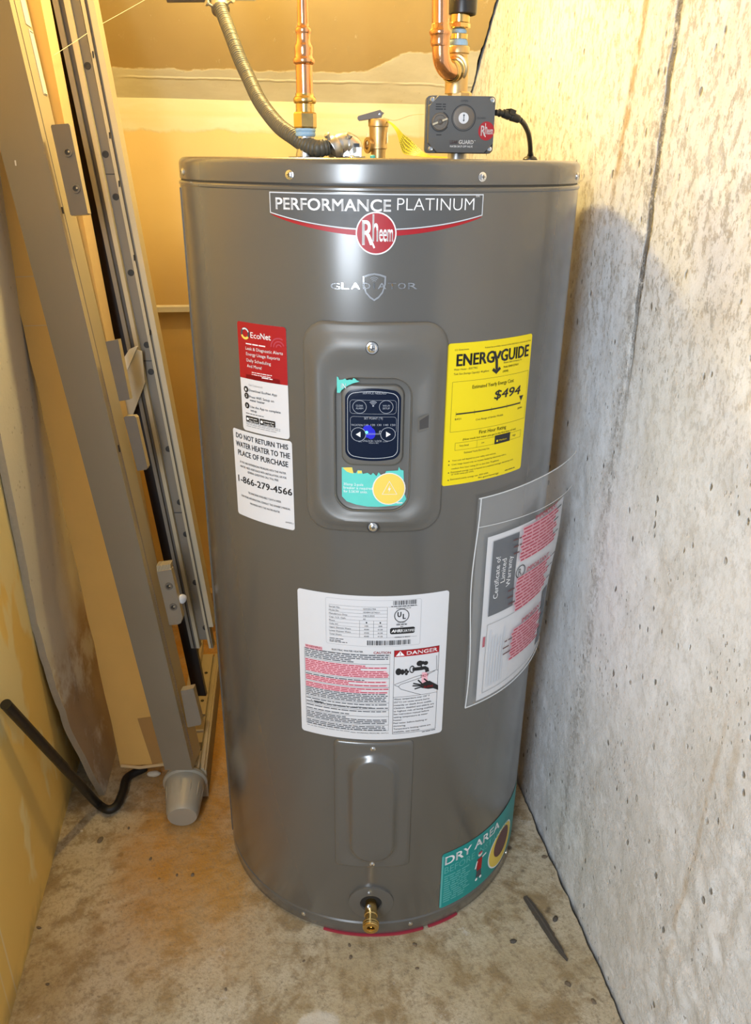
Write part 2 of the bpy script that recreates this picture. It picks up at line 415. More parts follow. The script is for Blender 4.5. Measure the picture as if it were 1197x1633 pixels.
# ------------------------------------------------------------------ printing kit
_tc = {}
def glyphs(text, bold=0.0, res=2):
    k = (text, bold, res)
    if k in _tc: return _tc[k]
    cu = bpy.data.curves.new('t', 'FONT'); cu.body = text; cu.size = 1; cu.resolution_u = res; cu.offset = bold; cu.fill_mode = 'FRONT'
    o = bpy.data.objects.new('t', cu); COL.objects.link(o)
    dg = bpy.context.evaluated_depsgraph_get(); me = bpy.data.meshes.new_from_object(o.evaluated_get(dg))
    vs = [(v.co.x, v.co.y) for v in me.vertices]; fs = [tuple(p.vertices) for p in me.polygons]
    bpy.data.objects.remove(o); bpy.data.curves.remove(cu); bpy.data.meshes.remove(me)
    _tc[k] = (vs, fs); return _tc[k]
def on_tank(h=0.0):
    return lambda s, z, l: (math.sin(s/R)*(R+h+l), -math.cos(s/R)*(R+h+l), z)
def on_plane(o, ex, ey):
    o, ex, ey = Vector(o), Vector(ex).normalized(), Vector(ey).normalized(); n = ex.cross(ey)
    return lambda x, y, l: o+ex*x+ey*y+n*l
class Lab:
    def __init__(s, mapf, step=.5, ys=None): s.mb = MB(); s.f = mapf; s.map = lambda x, y, l: (x, y, l); s.step = step; s.zoom = None; s.ys = ys
    def C(s, p):
        if s.zoom is None: return p
        k, ox, oy, rr = s.zoom; return cyl(ox+p[0]/k, oy+p[1]/k, rr)
    def strip(s, cols, mat, l):       # cols: (x, y0, y1)
        vs = []
        for x, y0, y1 in cols: vs += [s.map(x, y0, l), s.map(x, y1, l)]
        s.mb.add(vs, [(2*i, 2*i+2, 2*i+3, 2*i+1) for i in range(len(cols)-1)], mat)
    def rect(s, x0, y0, x1, y1, mat, l=.0006, rad=0.0):
        if x1 < x0: x0, x1 = x1, x0
        if y1 < y0: y0, y1 = y1, y0
        n = max(1, int((x1-x0)/s.step)); xs = rng(x0, x1, n)
        if rad: xs = sorted(set(xs+[x0+rad*(1-math.cos(t*math.pi/12)) for t in range(7)]+[x1-rad*(1-math.cos(t*math.pi/12)) for t in range(7)]))
        cols = []
        for x in xs:
            d = min(x-x0, x1-x); q = 0
            if rad and d < rad: q = rad-math.sqrt(max(0, rad*rad-(rad-d)**2))
            cols.append((x, y0+q, y1-q))
        s.strip(cols, mat, l)
    def sheet(s, x0, y0, x1, y1, mat, l=.0004, rad=.003): s.rect(x0, y0, x1, y1, mat, l, rad)
    def frame(s, x0, y0, x1, y1, t, mat, l=.0007):
        s.rect(x0, y0, x1, y0+t, mat, l); s.rect(x0, y1-t, x1, y1, mat, l); s.rect(x0, y0, x0+t, y1, mat, l); s.rect(x1-t, y0, x1, y1, mat, l)
    def rframe(s, x0, y0, x1, y1, r, t, mat, l):
        def rr(d):
            o = []
            for cx, cy, a0 in ((x1-r, y1-r, 0), (x0+r, y1-r, 90), (x0+r, y0+r, 180), (x1-r, y0+r, 270)):
                o += [(cx+(r-d)*math.cos(math.radians(a0+k*15)), cy+(r-d)*math.sin(math.radians(a0+k*15))) for k in range(7)]
            return o
        s.loop(rr(0), rr(t), mat, l)
    def loop(s, a, b, mat, l, closed=True):
        n = len(a); vs = [s.map(x, y, l) for x, y in a]+[s.map(x, y, l) for x, y in b]
        s.mb.add(vs, [(i, (i+1) % n, (i+1) % n+n, i+n) for i in range(n if closed else n-1)], mat)
    def poly(s, pts, mat, l=.0006, conv=True):
        if conv: pts = [s.C(p) for p in pts]
        s.mb.add([s.map(x, y, l) for x, y in pts], [tuple(range(len(pts)))], mat)
    def line(s, pts, t, mat, l=.0007, conv=True, closed=False):
        if conv: pts = [s.C(p) for p in pts]
        pts = [Vector(p) for p in pts]; n = len(pts); A = []; B = []
        for i in range(n):
            d = (pts[(i+1) % n if closed else min(i+1, n-1)]-pts[i-1 if closed or i else 0]); 
            if d.length < 1e-9: d = Vector((1, 0))
            d.normalize(); q = Vector((-d.y, d.x))*t/2; A.append(pts[i]+q); B.append(pts[i]-q)
        s.loop([tuple(p) for p in A], [tuple(p) for p in B], mat, l, closed)
    def circ(s, c, r, mat, l=.0006, n=24, ry=None, conv=True):
        if conv: c = s.C(c)
        ry = ry or r
        s.mb.add([s.map(c[0]+r*math.cos(2*math.pi*k/n), c[1]+ry*math.sin(2*math.pi*k/n), l) for k in range(n)], [tuple(range(n))], mat)
    def ring(s, c, r, t, mat, l=.0007, n=28, a0=0, a1=360, conv=True, ry=None):
        if conv: c = s.C(c)
        k = (ry or r)/r; full = a1-a0 >= 360; m_ = n if full else n+1
        P = lambda q: [(c[0]+q*math.cos(math.radians(a0+(a1-a0)*i/n)), c[1]+k*q*math.sin(math.radians(a0+(a1-a0)*i/n))) for i in range(m_)]
        s.loop(P(r), P(r-t), mat, l, full)
    def txt(s, text, x0, y0, w, h, mat, l=.0008, bold=0.0, shear=0.0, fit=False, res=2, rot=False):
        if bold > 0 and h > .0026:
            d = bold*h*.9
            for dx, dy in ((-d, -d*.6), (d, -d*.6), (-d, d*.6), (d, d*.6)):
                s.txt(text, x0+(dx if not rot else dy)+(d if not rot else 0), y0+(dy if not rot else dx), w-2*d, h, mat, l, 0, shear, fit, res, rot)
            return
        vs, fs = glyphs(text, min(bold, 0), res)
        if not vs: return
        ax = min(v[0] for v in vs); bx = max(v[0] for v in vs)
        ay = min(v[1] for v in vs) if fit else 0.0; by = max(v[1] for v in vs) if fit else .70
        kx = w/max(bx-ax, 1e-6); ky = h/max(by-ay, 1e-6); o = []
        for x, y in vs:
            X_, Y_ = (x-ax)*kx, (y-ay)*ky; X_ += shear*Y_
            o.append(s.map(x0-Y_, y0+X_, l) if rot else s.map(x0+X_, y0+Y_, l))
        s.mb.add(o, fs, mat)
    def t(s, text, a, b, hpx, mat, **kw):      # baseline ends a, b and cap height in the working zoom
        A, B = s.C(a), s.C(b); T_ = s.C((a[0], a[1]-hpx)); T2 = s.C((b[0], b[1]-hpx))
        h = ((T_[1]-A[1])+(T2[1]-B[1]))/2
        s.txt(text, A[0], (A[1]+B[1])/2, B[0]-A[0], h, mat, **kw)
    def greek(s, x0, x1, y, h, mat, l=.0007, seed=0):      # lines of print too small to read in the photograph
        rd = random.Random(seed+int(y*1e5)); x = x0
        while x < x1-h:
            w = min(h*rd.uniform(1.2, 5.0), x1-x); s.rect(x, y+h*.18, x+w, y+h*.75, mat, l); x += w+h*.55
    def g(s, a, b, hpx, mat, **kw):
        A, B = s.C(a), s.C(b); T_ = s.C((a[0], a[1]-hpx)); s.greek(A[0], B[0], (A[1]+B[1])/2, T_[1]-A[1], mat, **kw)
    def bars(s, a, b, hpx, mat, seed=1, n=40):
        A, B = s.C(a), s.C(b); T_ = s.C((a[0], a[1]-hpx)); rd = random.Random(seed); x = A[0]; y = (A[1]+B[1])/2; w0 = (B[0]-A[0])/n
        while x < B[0]:
            w = w0*rd.choice((.5, .5, 1, 1.4)); s.rect(x, y, min(x+w, B[0]), y+T_[1]-A[1], mat, .0008); x += w+w0*rd.choice((.5, .8, 1.1))
    def build(s, name, parent=None, label=None):      # slice wide faces, then wrap the flat print onto its surface
        me = bpy.data.meshes.new('t'); me.from_pydata([tuple(v) for v in s.mb.v], [], s.mb.f); me.polygons.foreach_set('material_index', s.mb.m)
        bm = bmesh.new(); bm.from_mesh(me); bpy.data.meshes.remove(me)
        bmesh.ops.triangulate(bm, faces=[f for f in bm.faces if len(f.verts) > 4])
        for ax, stp in ((0, .008), (1, s.ys)):
            if not stp: continue
            def ext(f): c = [v.co[ax] for v in f.verts]; return max(c)-min(c)
            lo_, hi_ = min(v.co[ax] for v in bm.verts), max(v.co[ax] for v in bm.verts)
            for k in range(math.ceil(lo_/stp), math.floor(hi_/stp)+1):
                fs = [f for f in bm.faces if ext(f) > stp*.7 and min(v.co[ax] for v in f.verts) < k*stp < max(v.co[ax] for v in f.verts)]
                if not fs: continue
                es = {e for f in fs for e in f.edges}; vs = {v for f in fs for v in f.verts}
                nn = [0, 0, 0]; nn[ax] = 1; pp = [0, 0, 0]; pp[ax] = k*stp
                bmesh.ops.bisect_plane(bm, geom=fs+list(es)+list(vs), dist=1e-7, plane_co=pp, plane_no=nn)
        bm.verts.index_update(); mb = MB(); mb.slots = s.mb.slots
        mb.v = [Vector(s.f(*v.co)) for v in bm.verts]; mb.f = [[v.index for v in f.verts] for f in bm.faces]; mb.m = [f.material_index for f in bm.faces]; bm.free()
        return mb.build(name, parent, 200, label)

# ================================================================== the water heater
WH = thing('water_heater', 'tall grey cylindrical electric water heater covered in stickers, standing on the concrete floor', 'water heater', (0, 0, 0))
mb = MB()
mb.lathe([(R-.006, .0345), (R-.001, .0345), (R, .037), (R, 1.1995), (R+.0012, 1.2010), (R+.0012, 1.2035), (R-.0005, 1.2055), (R-.004, 1.2065)], 'tank_paint', seg=220)
mb.build('jacket', WH)
mb = MB(); mb.lathe([(R-.012, 1.205), (R-.0022, 1.2056), (R-.0022, 1.2078), (R-.012, 1.208)], 'seam_dark', seg=160); mb.build('seam', WH)
mb = MB()
LT = 1.235
mb.lathe([(R-.006, 1.2075), (R-.0008, 1.2078), (R-.0005, 1.210), (R-.0005, 1.2275), (R-.002, 1.2315), (R-.0055, 1.2342), (R-.010, LT), (R-.05, LT-.0005), (.001, LT-.0005)], 'tank_paint', seg=220)
mb.build('lid', WH, angle=50)
mb = MB(); mb.lathe([(R-.03, .0042), (R-.002, .0045), (R-.0005, .007), (R-.0005, .030), (R-.003, .0335), (R-.01, .0345)], 'tank_paint', seg=200); mb.build('base_ring', WH)
for a0, a1, ex in ((-17, 19, .0006), (21, 33, .0004)):
    mb = MB(); n = 30; pr = []
    for i in range(n+1):
        t = math.radians(a0+(a1-a0)*i/n); e = R+ex*min(1, 4*min(i, n-i)/n)+.0004
        for rr, z in ((e-.006, .0), (e, .0), (e, .0038), (e-.006, .0042)): pr.append((math.sin(t)*rr, -math.cos(t)*rr, z))
    mb.add(pr, [(i*4+k, i*4+(k+1) % 4, i*4+4+(k+1) % 4, i*4+4+k) for i in range(n) for k in range(4)]+[(0, 1, 2, 3), (4*n+3, 4*n+2, 4*n+1, 4*n)], 'red_plastic')
    mb.build('red_base_liner', WH, label='red liner showing under the base')
# jacket overlap at the far left
mb = MB(); pr = []
for d in (-76.0, -73.2):
    t = math.radians(d)
    for rr in (R-.001, R+.0012):
        for z in (.037, 1.196): pr.append((math.sin(t)*rr, -math.cos(t)*rr, z))
mb.add(pr, [(0, 1, 3, 2), (4, 6, 7, 5), (2, 3, 7, 6), (0, 4, 5, 1)], 'tank_paint'); mb.build('jacket_overlap', WH)
def surf(phi, z, h=0.0, y0=None):
    return Vector((math.sin(phi)*(R+h), -math.cos(phi)*(R+h), z)), Vector((math.sin(phi), -math.cos(phi), 0))
def screw(phi, z, h, parent, r=.0045, mat='chrome', cross=True):
    p, n = surf(phi, z, h); T = frame_from(p, n); mb = MB()
    mb.lathe([(r*1.25, -.001), (r*1.25, .0003), (r, .0006), (r*.95, r*.35), (r*.6, r*.55), (0.0002, r*.6)], mat, T, 18)
    if cross:
        for w, hh in ((r*.55, r*.10), (r*.10, r*.55)): mb.box((-w, -hh, r*.5), (w, hh, r*.66), 'ink_black', T)
    return mb.build('screw', parent)
for d in (-66.5, -21.4, 24.9, 68.5): screw(math.radians(d), 1.2165, -.0003, WH, .0042)
for d in (-24.8, 14.1, 66.0): screw(math.radians(d), .021, -.0003, WH, .0032, cross=False)

# raised panels on the jacket: rings between rounded rectangles
def rrect(cx, cz, w, h, r, dz=0.0, K=10):
    pts = []; hw, hh = w/2, h/2
    cor = ((hw-r, hh-r, 0), (-hw+r, hh-r, 90), (-hw+r, -hh+r, 180), (hw-r, -hh+r, 270))
    for i, (x, y, a) in enumerate(cor):
        for k in range(K+1): pts.append((cx+x+r*math.cos(math.radians(a+90*k/K)), cz+y+r*math.sin(math.radians(a+90*k/K))))
        nx, ny, na = cor[(i+1) % 4]; p0 = pts[-1]
        p1 = (cx+nx+r*math.cos(math.radians(na)), cz+ny+r*math.sin(math.radians(na)))
        for k in range(1, K): pts.append((p0[0]+(p1[0]-p0[0])*k/K, p0[1]+(p1[1]-p0[1])*k/K))
    return pts
def rings(curves, mat, fill=True, closed=True):
    mb = MB(); n = len(curves[0][0]); vs = []
    for c, h in curves:
        for i, (x, y) in enumerate(c):
            hh = h(x, y) if callable(h) else h
            vs.append(on_tank(hh)(x, y, 0))
    fs = [(i*n+j, i*n+(j+1) % n, (i+1)*n+(j+1) % n, (i+1)*n+j) for i in range(len(curves)-1) for j in range(n)]
    mb.add(vs, fs, mat)
    if fill:
        c, h = curves[-1]; mx = sum(p[0] for p in c)/n; my = sum(p[1] for p in c)/n; ks = [.85, .65, .45, .25, .1]; vs = [on_tank(h)(x, y, 0) for x, y in c]
        for k in ks: vs += [on_tank(h)(mx+(x-mx)*k, my+(y-my)*k, 0) for x, y in c]
        vs.append(on_tank(h)(mx, my, 0)); m_ = len(ks)+1
        fs = [(i*n+j, i*n+(j+1) % n, (i+1)*n+(j+1) % n, (i+1)*n+j) for i in range(m_-1) for j in range(n)]+[((m_-1)*n+j, (m_-1)*n+(j+1) % n, m_*n) for j in range(n)]
        mb.add(vs, fs, mat)
    return mb
def lerp_c(a, b, t): return [(p[0]+(q[0]-p[0])*t, p[1]+(q[1]-p[1])*t) for p, q in zip(a, b)]
# control cover: a domed surround that falls into a recess around the display
cx, cz0 = -.0025, .9155
out = rrect(cx, cz0, .180, .278, .030); out2 = rrect(cx, cz0, .172, .270, .028); mid = rrect(cx, cz0-.003, .140, .232, .034)
rim = rrect(-.0045, .899, .0965, .181, .026); rim2 = rrect(-.0045, .899, .0925, .177, .024); rim3 = rrect(-.0045, .899, .0885, .173, .023)
cur = [(out, -.001), (out, .0030), (lerp_c(out, out2, .3), .0048), (lerp_c(out, out2, .7), .0058), (out2, .0064)]
for t in (.2, .4, .6, .8, 1.0): cur.append((lerp_c(out2, mid, t), .0064+.0085*(t*t*(3-2*t)*.55+t*.45)))
for t in (.15, .3, .5, .7, .85): cur.append((lerp_c(mid, rim, t), .0149-.0057*(t*t*(3-2*t))))
cur += [(rim, .0092), (lerp_c(rim, rim2, .5), .0100), (rim2, .0088), (rim2, .0048), (rim3, .0040)]
cc = rings(cur, 'cover_paint').build('control_cover', WH, angle=28)
# raised surround around the display, leaning back below it
so = rrect(-.005, .926, .078, .108, .014); so2 = rrect(-.005, .9265, .072, .101, .013)
rings([(so, .0038), (lerp_c(so, so2, .3), .0075), (lerp_c(so, so2, .7), .0092), (so2, .0096)], 'cover_paint').build('display_surround', cc, angle=50)
def pill(cx, cz, w, h, r, bow): 
    return [(x, y+bow*(1-((x-cx)/(w/2))**2)*(1 if y > cz else -1)) for x, y in rrect(cx, cz, w, h, r)]
do = pill(-.0045, .9278, .0675, .086, .009, .0045); di = pill(-.0045, .9278, .0635, .082, .008, .0043)
dp = rings([(do, .0095), (do, .0103), (di, .0106)], 'screen_navy').build('display_panel', cc, angle=60)
L = Lab(on_tank(.0106)); L.zoom = (4.5375, 480, 500, R+.0106)
def inset(c, t): 
    mx = sum(p[0] for p in c)/len(c); my = sum(p[1] for p in c)/len(c)
    return [(mx+(x-mx)*t, my+(y-my)*t) for x, y in c]
L.loop(inset(di, .972), inset(di, .960), 'ink_screen', .0003)
S = 'ink_panel'
L.t('SERVICE NEEDED', (445, 583), (617, 583), 17, S, l=.0003)
def rfr(p, q, r=.004, t=.0003): A, B = L.C(p), L.C(q); L.rframe(A[0], B[1], B[0], A[1], r, t, S, .0003)
rfr((352, 622), (688, 728)); rfr((355, 742), (688, 868))
for q, wds in (((422, 675), ('CLEAR', 'ALARM')), ((615, 676), ('WI-FI', 'SETUP'))):
    L.ring(q, .0085, .0005, S, .0003)
    for k, wd_ in enumerate(wds): L.t(wd_, (q[0]-26, q[1]-2+k*19), (q[0]+26, q[1]-2+k*19), 13, S, l=.0003)
L.circ((521, 668), .0011, S, .0003, 10)
for k in (.0028, .0045, .0062): L.ring((521, 668), k, .0007, S, .0003, 10, 45, 135)
L.t('SET POINT (\u00b0F)', (455, 766), (590, 766), 16, S, l=.0003)
for s_, a_, b_ in (('VACATION', 362, 446), ('110', 455, 485), ('120', 502, 534), ('130', 550, 580), ('140', 597, 630), ('150', 646, 680)): L.t(s_, (a_, 813), (b_, 813), 14, S, l=.0003)
for q, sg in (((415, 874), -1), ((628, 874), 1)):
    L.circ(q, .0094, 'screen_navy', .00035); L.ring(q, .0092, .0006, S, .0004)
    L.poly([(q[0]-14*sg, q[1]-20), (q[0]+20*sg, q[1]), (q[0]-14*sg, q[1]+20)], 'ink_white', .0004)
L.line([(455, 874), (588, 874)], .0004, S, .0003); L.line([(415, 912), (415, 928), (440, 928)], .0004, S, .0003); L.line([(590, 928), (625, 928), (625, 912)], .0004, S, .0003)
L.t('UNLOCK / LOCK', (445, 928), (584, 928), 13, S, l=.0003); L.t('HOLD 3 SEC', (490, 941), (560, 941), 9, S, l=.0003)
L.t('0', (563, 868), (580, 868), 22, S, l=.0003)
L.build('display_print', dp)
L2 = Lab(on_tank(.0106)); L2.zoom = L.zoom
L2.circ((482, 852), .0065, 'led_blue', .0002, 26, ry=.0085); L2.circ((505, 868), .0055, 'led_blue', .00022, 20, ry=.0075); L2.circ((474, 858), .0019, 'led_green', .0008, 12); L2.build('status_light', dp, 'lit blue status light')
# torn teal sticker remnants in the recess
L = Lab(on_tank(.0045)); L.zoom = (4.5375, 480, 500, R+.0045)
def torn(L, top, bot, mat, l):      # polylines top and bottom joined as columns
    tp = [L.C(p) for p in top]; bt = [L.C(p) for p in bot]
    def ev(P, x):
        if x <= P[0][0]: return P[0][1]
        for a, b in zip(P, P[1:]):
            if x <= b[0]: return a[1]+(b[1]-a[1])*(x-a[0])/max(b[0]-a[0], 1e-9)
        return P[-1][1]
    xs = sorted(set([p[0] for p in tp+bt]+rng(tp[0][0], tp[-1][0], 16)))
    xs = [x for x in xs if tp[0][0] <= x <= tp[-1][0]]
    L.strip([(x, min(ev(bt, x), ev(tp, x)), ev(tp, x)) for x in xs], mat, l)
torn(L, [(294, 1112), (370, 1112), (378, 1150), (395, 1155), (410, 1132), (438, 1135), (446, 1160), (480, 1152), (505, 1168), (520, 1152), (545, 1176), (560, 1148), (575, 1166), (600, 1168), (615, 1140), (640, 1138), (700, 1135), (707, 1108), (718, 1130), (740, 1135), (745, 1300), (762, 1345), (768, 1350)],
     [(294, 1320), (330, 1358), (400, 1382), (480, 1396), (560, 1398), (640, 1392), (700, 1388), (768, 1384)], 'torn_teal', .0004)
torn(L, [(303, 1114), (335, 1112), (368, 1112), (378, 1150)], [(303, 1117), (330, 1142), (355, 1152), (378, 1156)], 'ink_gold', .0006)
torn(L, [(408, 1136), (438, 1136), (440, 1154)], [(408, 1157), (425, 1155), (440, 1156)], 'ink_gold', .0006)
L.circ((635, 1268), .0215, 'ink_cream', .0006, 32, ry=.0225); L.circ((635, 1268), .020, 'ink_gold', .0008, 32, ry=.0212)
L.line([(638, 1212), (586, 1306), (692, 1306)], .0012, 'ink_cream', .0009, closed=True)
L.poly([(642, 1240), (626, 1275), (637, 1275), (630, 1298), (650, 1262), (638, 1264)], 'ink_cream', .0009)
for k, s_ in enumerate(('30amp 2-pole', 'breaker is required', 'for 5.5KW units.')):
    L.t(s_, (308, 1243+k*26), ((450, 515, 480)[k], 1243+k*26), 19, 'ink_white', l=.0009)
L.g((640, 1384), (762, 1366), 14, 'ink_cream')
L.build('torn_sticker', cc, 'torn teal sticker remnant with yellow warning circle')
L = Lab(on_tank(.0107)); L.zoom = (4.5375, 480, 500, R+.0107)
torn(L, [(258, 455), (270, 462), (275, 480), (300, 478), (318, 470), (330, 482), (350, 478), (370, 480), (378, 466), (395, 474), (400, 482), (420, 490)],
     [(258, 572), (280, 574), (292, 555), (310, 540), (340, 520), (372, 506), (420, 492)], 'torn_teal', .0002)
L.t('IN', (288, 552), (325, 530), 36, 'ink_white', l=.0005, bold=.02)
L.build('torn_sticker', cc, 'small torn teal corner above the display')
# thumb notch in the cover's right side
zz = Lab(on_tank(.0)); zz.zoom = (4.5375, 480, 500, R+.012)
N = [zz.C(p) for p in ((836, 750), (935, 712), (940, 825), (836, 852))]
mb = MB(); hs = (.0162, .0152, .0132, .0162)
dep = [zz.C(p) for p in ((852, 770), (930, 722), (930, 818), (852, 835))]
top = [on_tank(h)(x, y, 0) for (x, y), h in zip(N, (.0165, .0140, .0140, .0165))]; low = [on_tank(.0152)(dep[0][0], dep[0][1], 0), on_tank(.0142)(dep[1][0], dep[1][1], 0), on_tank(.0142)(dep[2][0], dep[2][1], 0), on_tank(.0152)(dep[3][0], dep[3][1], 0)]
mb.add(top+low, [(0, 1, 5, 4), (1, 2, 6, 5), (2, 3, 7, 6), (3, 0, 4, 7)], 'cover_paint'); mb.add(low, [(0, 1, 2, 3)], 'notch_dark'); mb.build('thumb_notch', cc, angle=20)
screw(-.006/R, 1.026, .0146, cc, .0056); screw(-.003/R, .789, .0140, cc, .0048)
for d_, z_s in ((-.006, 1.026), (-.003, .789)):
    p, n = surf(d_/R, z_s, .0140); mb = MB(); mb.lathe([(.0080, -.002), (.0080, .0006), (.0070, .0009), (.0062, .0004), (.0062, -.002)], 'seam_dark', frame_from(p, n), 24, cap=False); mb.build('screw_recess', cc)

# lower access panel with an oval embossing
o1 = rrect(.0012, .2935, .124, .259, .008); o2 = rrect(.0012, .2935, .119, .254, .007); o3 = rrect(.001, .291, .080, .226, .039); o4 = rrect(.001, .290, .058, .200, .0285)
rings([(o1, -.0005), (lerp_c(o1, o2, .35), .0022), (o2, .0036), (lerp_c(o2, o3, .3), .0037), (lerp_c(o2, o3, .85), .0037), (o3, .0040), (lerp_c(o3, o4, .25), .0052), (lerp_c(o3, o4, .5), .0080), (lerp_c(o3, o4, .75), .0108), (lerp_c(o3, o4, .9), .0118), (o4, .0121)], 'tank_paint').build('access_panel', WH, angle=60)
screw(.0005/R, .4115, .0036, WH, .0034); screw(.0012/R, .1735, .0036, WH, .0034)
# drain valve
p, n = surf(0, .083, 0)
mb = MB(); T = frame_from(p, n)
dz = rings([([(.0385*math.cos(t), .083+.0365*math.sin(t)) for t in [k*math.pi/24 for k in range(48)]], -.0005), ([(.0375*math.cos(t), .083+.0355*math.sin(t)) for t in [k*math.pi/24 for k in range(48)]], .0028), ([(.0355*math.cos(t), .083+.0335*math.sin(t)) for t in [k*math.pi/24 for k in range(48)]], .0034), ([(.0185*math.cos(t), .083+.0185*math.sin(t)) for t in [k*math.pi/24 for k in range(48)]], .0036), ([(.0172*math.cos(t), .083+.0172*math.sin(t)) for t in [k*math.pi/24 for k in range(48)]], .0006)], 'tank_paint', fill=False)
dz.build('drain_collar', WH, angle=50)
mb = MB(); mb.mb = 0
mb.add([on_tank(.0007)(.0176*math.cos(k*math.pi/16), .083+.0176*math.sin(k*math.pi/16), 0) for k in range(32)], [tuple(range(32))], 'dark_void'); mb.build('drain_opening', WH)
T = frame_from((0, -R, .083), (0.0, -1, -.06))
mb = MB()
mb.lathe([(.0095, 0), (.0100, .012), (.0100, .020), (.0112, .021), (.0112, .026), (.0098, .027), (.0098, .036), (.0130, .038), (.0135, .0385), (.0135, .0405), (.0128, .041), (.0128, .0425), (.0135, .043), (.0135, .045), (.0128, .0455), (.0128, .047), (.0132, .0475), (.0125, .049), (.0065, .049), (.0055, .0465), (.0055, .040)], 'brass', T, 32)
mb.build('drain_valve', WH, label='brass hose-threaded drain valve')
mb = MB(); mb.lathe([(.0052, .0402), (.0001, .0404)], 'ink_black', T, 16, cap=False); mb.lathe([(.0016, .0405), (.0026, .0455), (.0002, .0458)], 'brass', T, 10); mb.lathe([(.0035, 0), (.0035, .004), (.0001, .0045)], 'chrome', frame_from((-.003, -R-.0195, .0922), (0, 0, 1)), 10); mb.build('valve_stem', WH)

# ------------------------------------------------------------------ stickers on the jacket
J = on_tank(0)
# emblem
L = Lab(J); L.zoom = (2.9925, 400, 280, R)
def arc3(a, m_, b, n=16):     # quadratic through three points
    return [((1-t)*(1-2*t)*a[0]+4*t*(1-t)*m_[0]+t*(2*t-1)*b[0], (1-t)*(1-2*t)*a[1]+4*t*(1-t)*m_[1]+t*(2*t-1)*b[1]) for t in [i/n for i in range(n+1)]]
TL, TR, BR, BL = L.C((88, 85)), L.C((1110, 80)), L.C((1103, 180)), L.C((92, 188)); MID = (-.003, 1.1585)
zt = (TL[1]+TR[1])/2; zb = (BR[1]+BL[1])/2
low = arc3((BL[0], zb), MID, (BR[0], zb), 40)
q = lambda x: zb-(zb-MID[1])*(1-((x-MID[0])/((BR[0]-BL[0])/2))**2)*.96
xs = rng(TL[0], TR[0], 50)
L.strip([(x, q(x), zt) for x in xs], 'ink_screen', .0003)
xs2 = rng(TL[0]+.0012, TR[0]-.0012, 50)
L.strip([(x, q(x)+.0012, zt-.0012) for x in xs2], 'grey_plastic', .0005)
L.strip([(x, q(x)-.0010-.0062*max(0, 1-abs((x-MID[0])/.128))**.55, q(x)-.0006) for x in rng(TL[0]+.001, TR[0]-.001, 50)], 'ink_red', .0004)
L.t('PERFORMANCE', (120, 165), (668, 165), 56, 'ink_white', bold=.030, l=.0008, res=4)
L.t('PLATINUM', (697, 167), (1062, 164), 60, 'ink_white', bold=-.012, l=.0008, res=4)
L.t('TM', (1070, 104), (1088, 103), 9, 'ink_white', l=.0008)
BC = (-.003, 1.1555)
L.circ(BC, .0235, 'ink_white', .0009, 48, conv=False); L.circ(BC, .0220, 'ink_red', .0011, 48, conv=False)
def rheem(L, cx, cy, k, l, mat='ink_white'):
    L.txt('R', cx-.0162*k, cy-.0125*k, .0130*k, .0265*k, mat, l=l, bold=.02, fit=True, res=4)
    L.line([(cx-.0085*k, cy-.001*k), (cx-.0018*k, cy-.0160*k)], .0021*k, mat, l, conv=False)
    L.txt('h', cx-.0043*k, cy-.0085*k, .0068*k, .0290*k, mat, l=l, bold=.012, fit=True, res=4)
    L.txt('eem', cx+.0035*k, cy-.0087*k, .0160*k, .0132*k, mat, l=l, bold=.02, fit=True, res=4)
rheem(L, BC[0], BC[1], 1.0, .0013)
L.build('emblem', WH, 'grey, white and red emblem under the lid')
L = Lab(J); L.zoom = (2.9925, 400, 280, R)
for ch, a_, b_ in zip('GLADIATOR', (380, 432, 478, 533, 583, 604, 652, 700, 748), (425, 468, 520, 570, 590, 645, 692, 738, 792)):
    L.t(ch, (a_, 541), (b_, 541), 30, 'chrome', l=.0008, bold=.01)
sh = [(533, 480), (560, 470), (588, 465), (617, 470), (645, 480), (643, 520), (630, 560), (610, 585), (588, 599), (567, 585), (546, 560), (533, 520)]
scn = lambda t: [(588+(x-588)*t, 528+(y-528)*t) for x, y in sh]
L.loop([L.C(p) for p in sh], [L.C(p) for p in scn(.86)], 'chrome', .0006)
L.rect(*L.C((380, 548)), *L.C((792, 506)), 'tank_paint', .0007) if False else None
for k in (.0035, .0055, .0075): L.ring((588, 514), k, .0008, 'chrome', .0007, 10, 50, 130)
L.build('nameplate', WH, 'chrome lettering across a shield outline')

# red and white sticker, upper left
L = Lab(J); K = L.zoom = (4.535, 360, 500, R)
L.sheet(-.1955, .8965, -.1165, 1.0425, 'paper_white', rad=.005)
L.sheet(-.1955, .969, -.1165, 1.0425, 'ink_red', .0006, rad=.004); L.rect(-.1955, .969, -.1165, .975, 'ink_red', .0006)
L.ring((142, 142), .0078, .0030, 'ink_slate', .0009, ry=.0078); L.ring((142, 142), .0078, .0030, 'ink_gold', .0010, 14, 200, 320); L.ring((142, 142), .0072, .0020, 'ink_screen', .0011, 14, 20, 130)
for k in (.0045, .0085, .0125): L.ring((385, 248), k, .0016, 'ink_crimson', .0007, 14, 60 if k > .012 else 20, 180)
L.t('Eco', (182, 176), (250, 184), 42, 'ink_white', l=.0009); L.t('Net', (252, 185), (328, 192), 42, 'ink_white', l=.0009, bold=.03)
L.g((147, 222), (292, 246), 14, 'ink_white')
for s_, a_, b_ in (('Leak & Diagnostic Alerts', (147, 262), (415, 296)), ('Energy Usage Reports', (150, 300), (393, 336)), ('Daily Scheduling', (153, 345), (328, 374)), ('And More!', (157, 387), (262, 404))): L.t(s_, a_, b_, 22, 'ink_white', l=.0009, bold=.02)
L.g((190, 430), (335, 452), 9, 'ink_white'); L.g((190, 445), (335, 466), 8, 'ink_white'); L.g((262, 470), (340, 482), 12, 'ink_white')
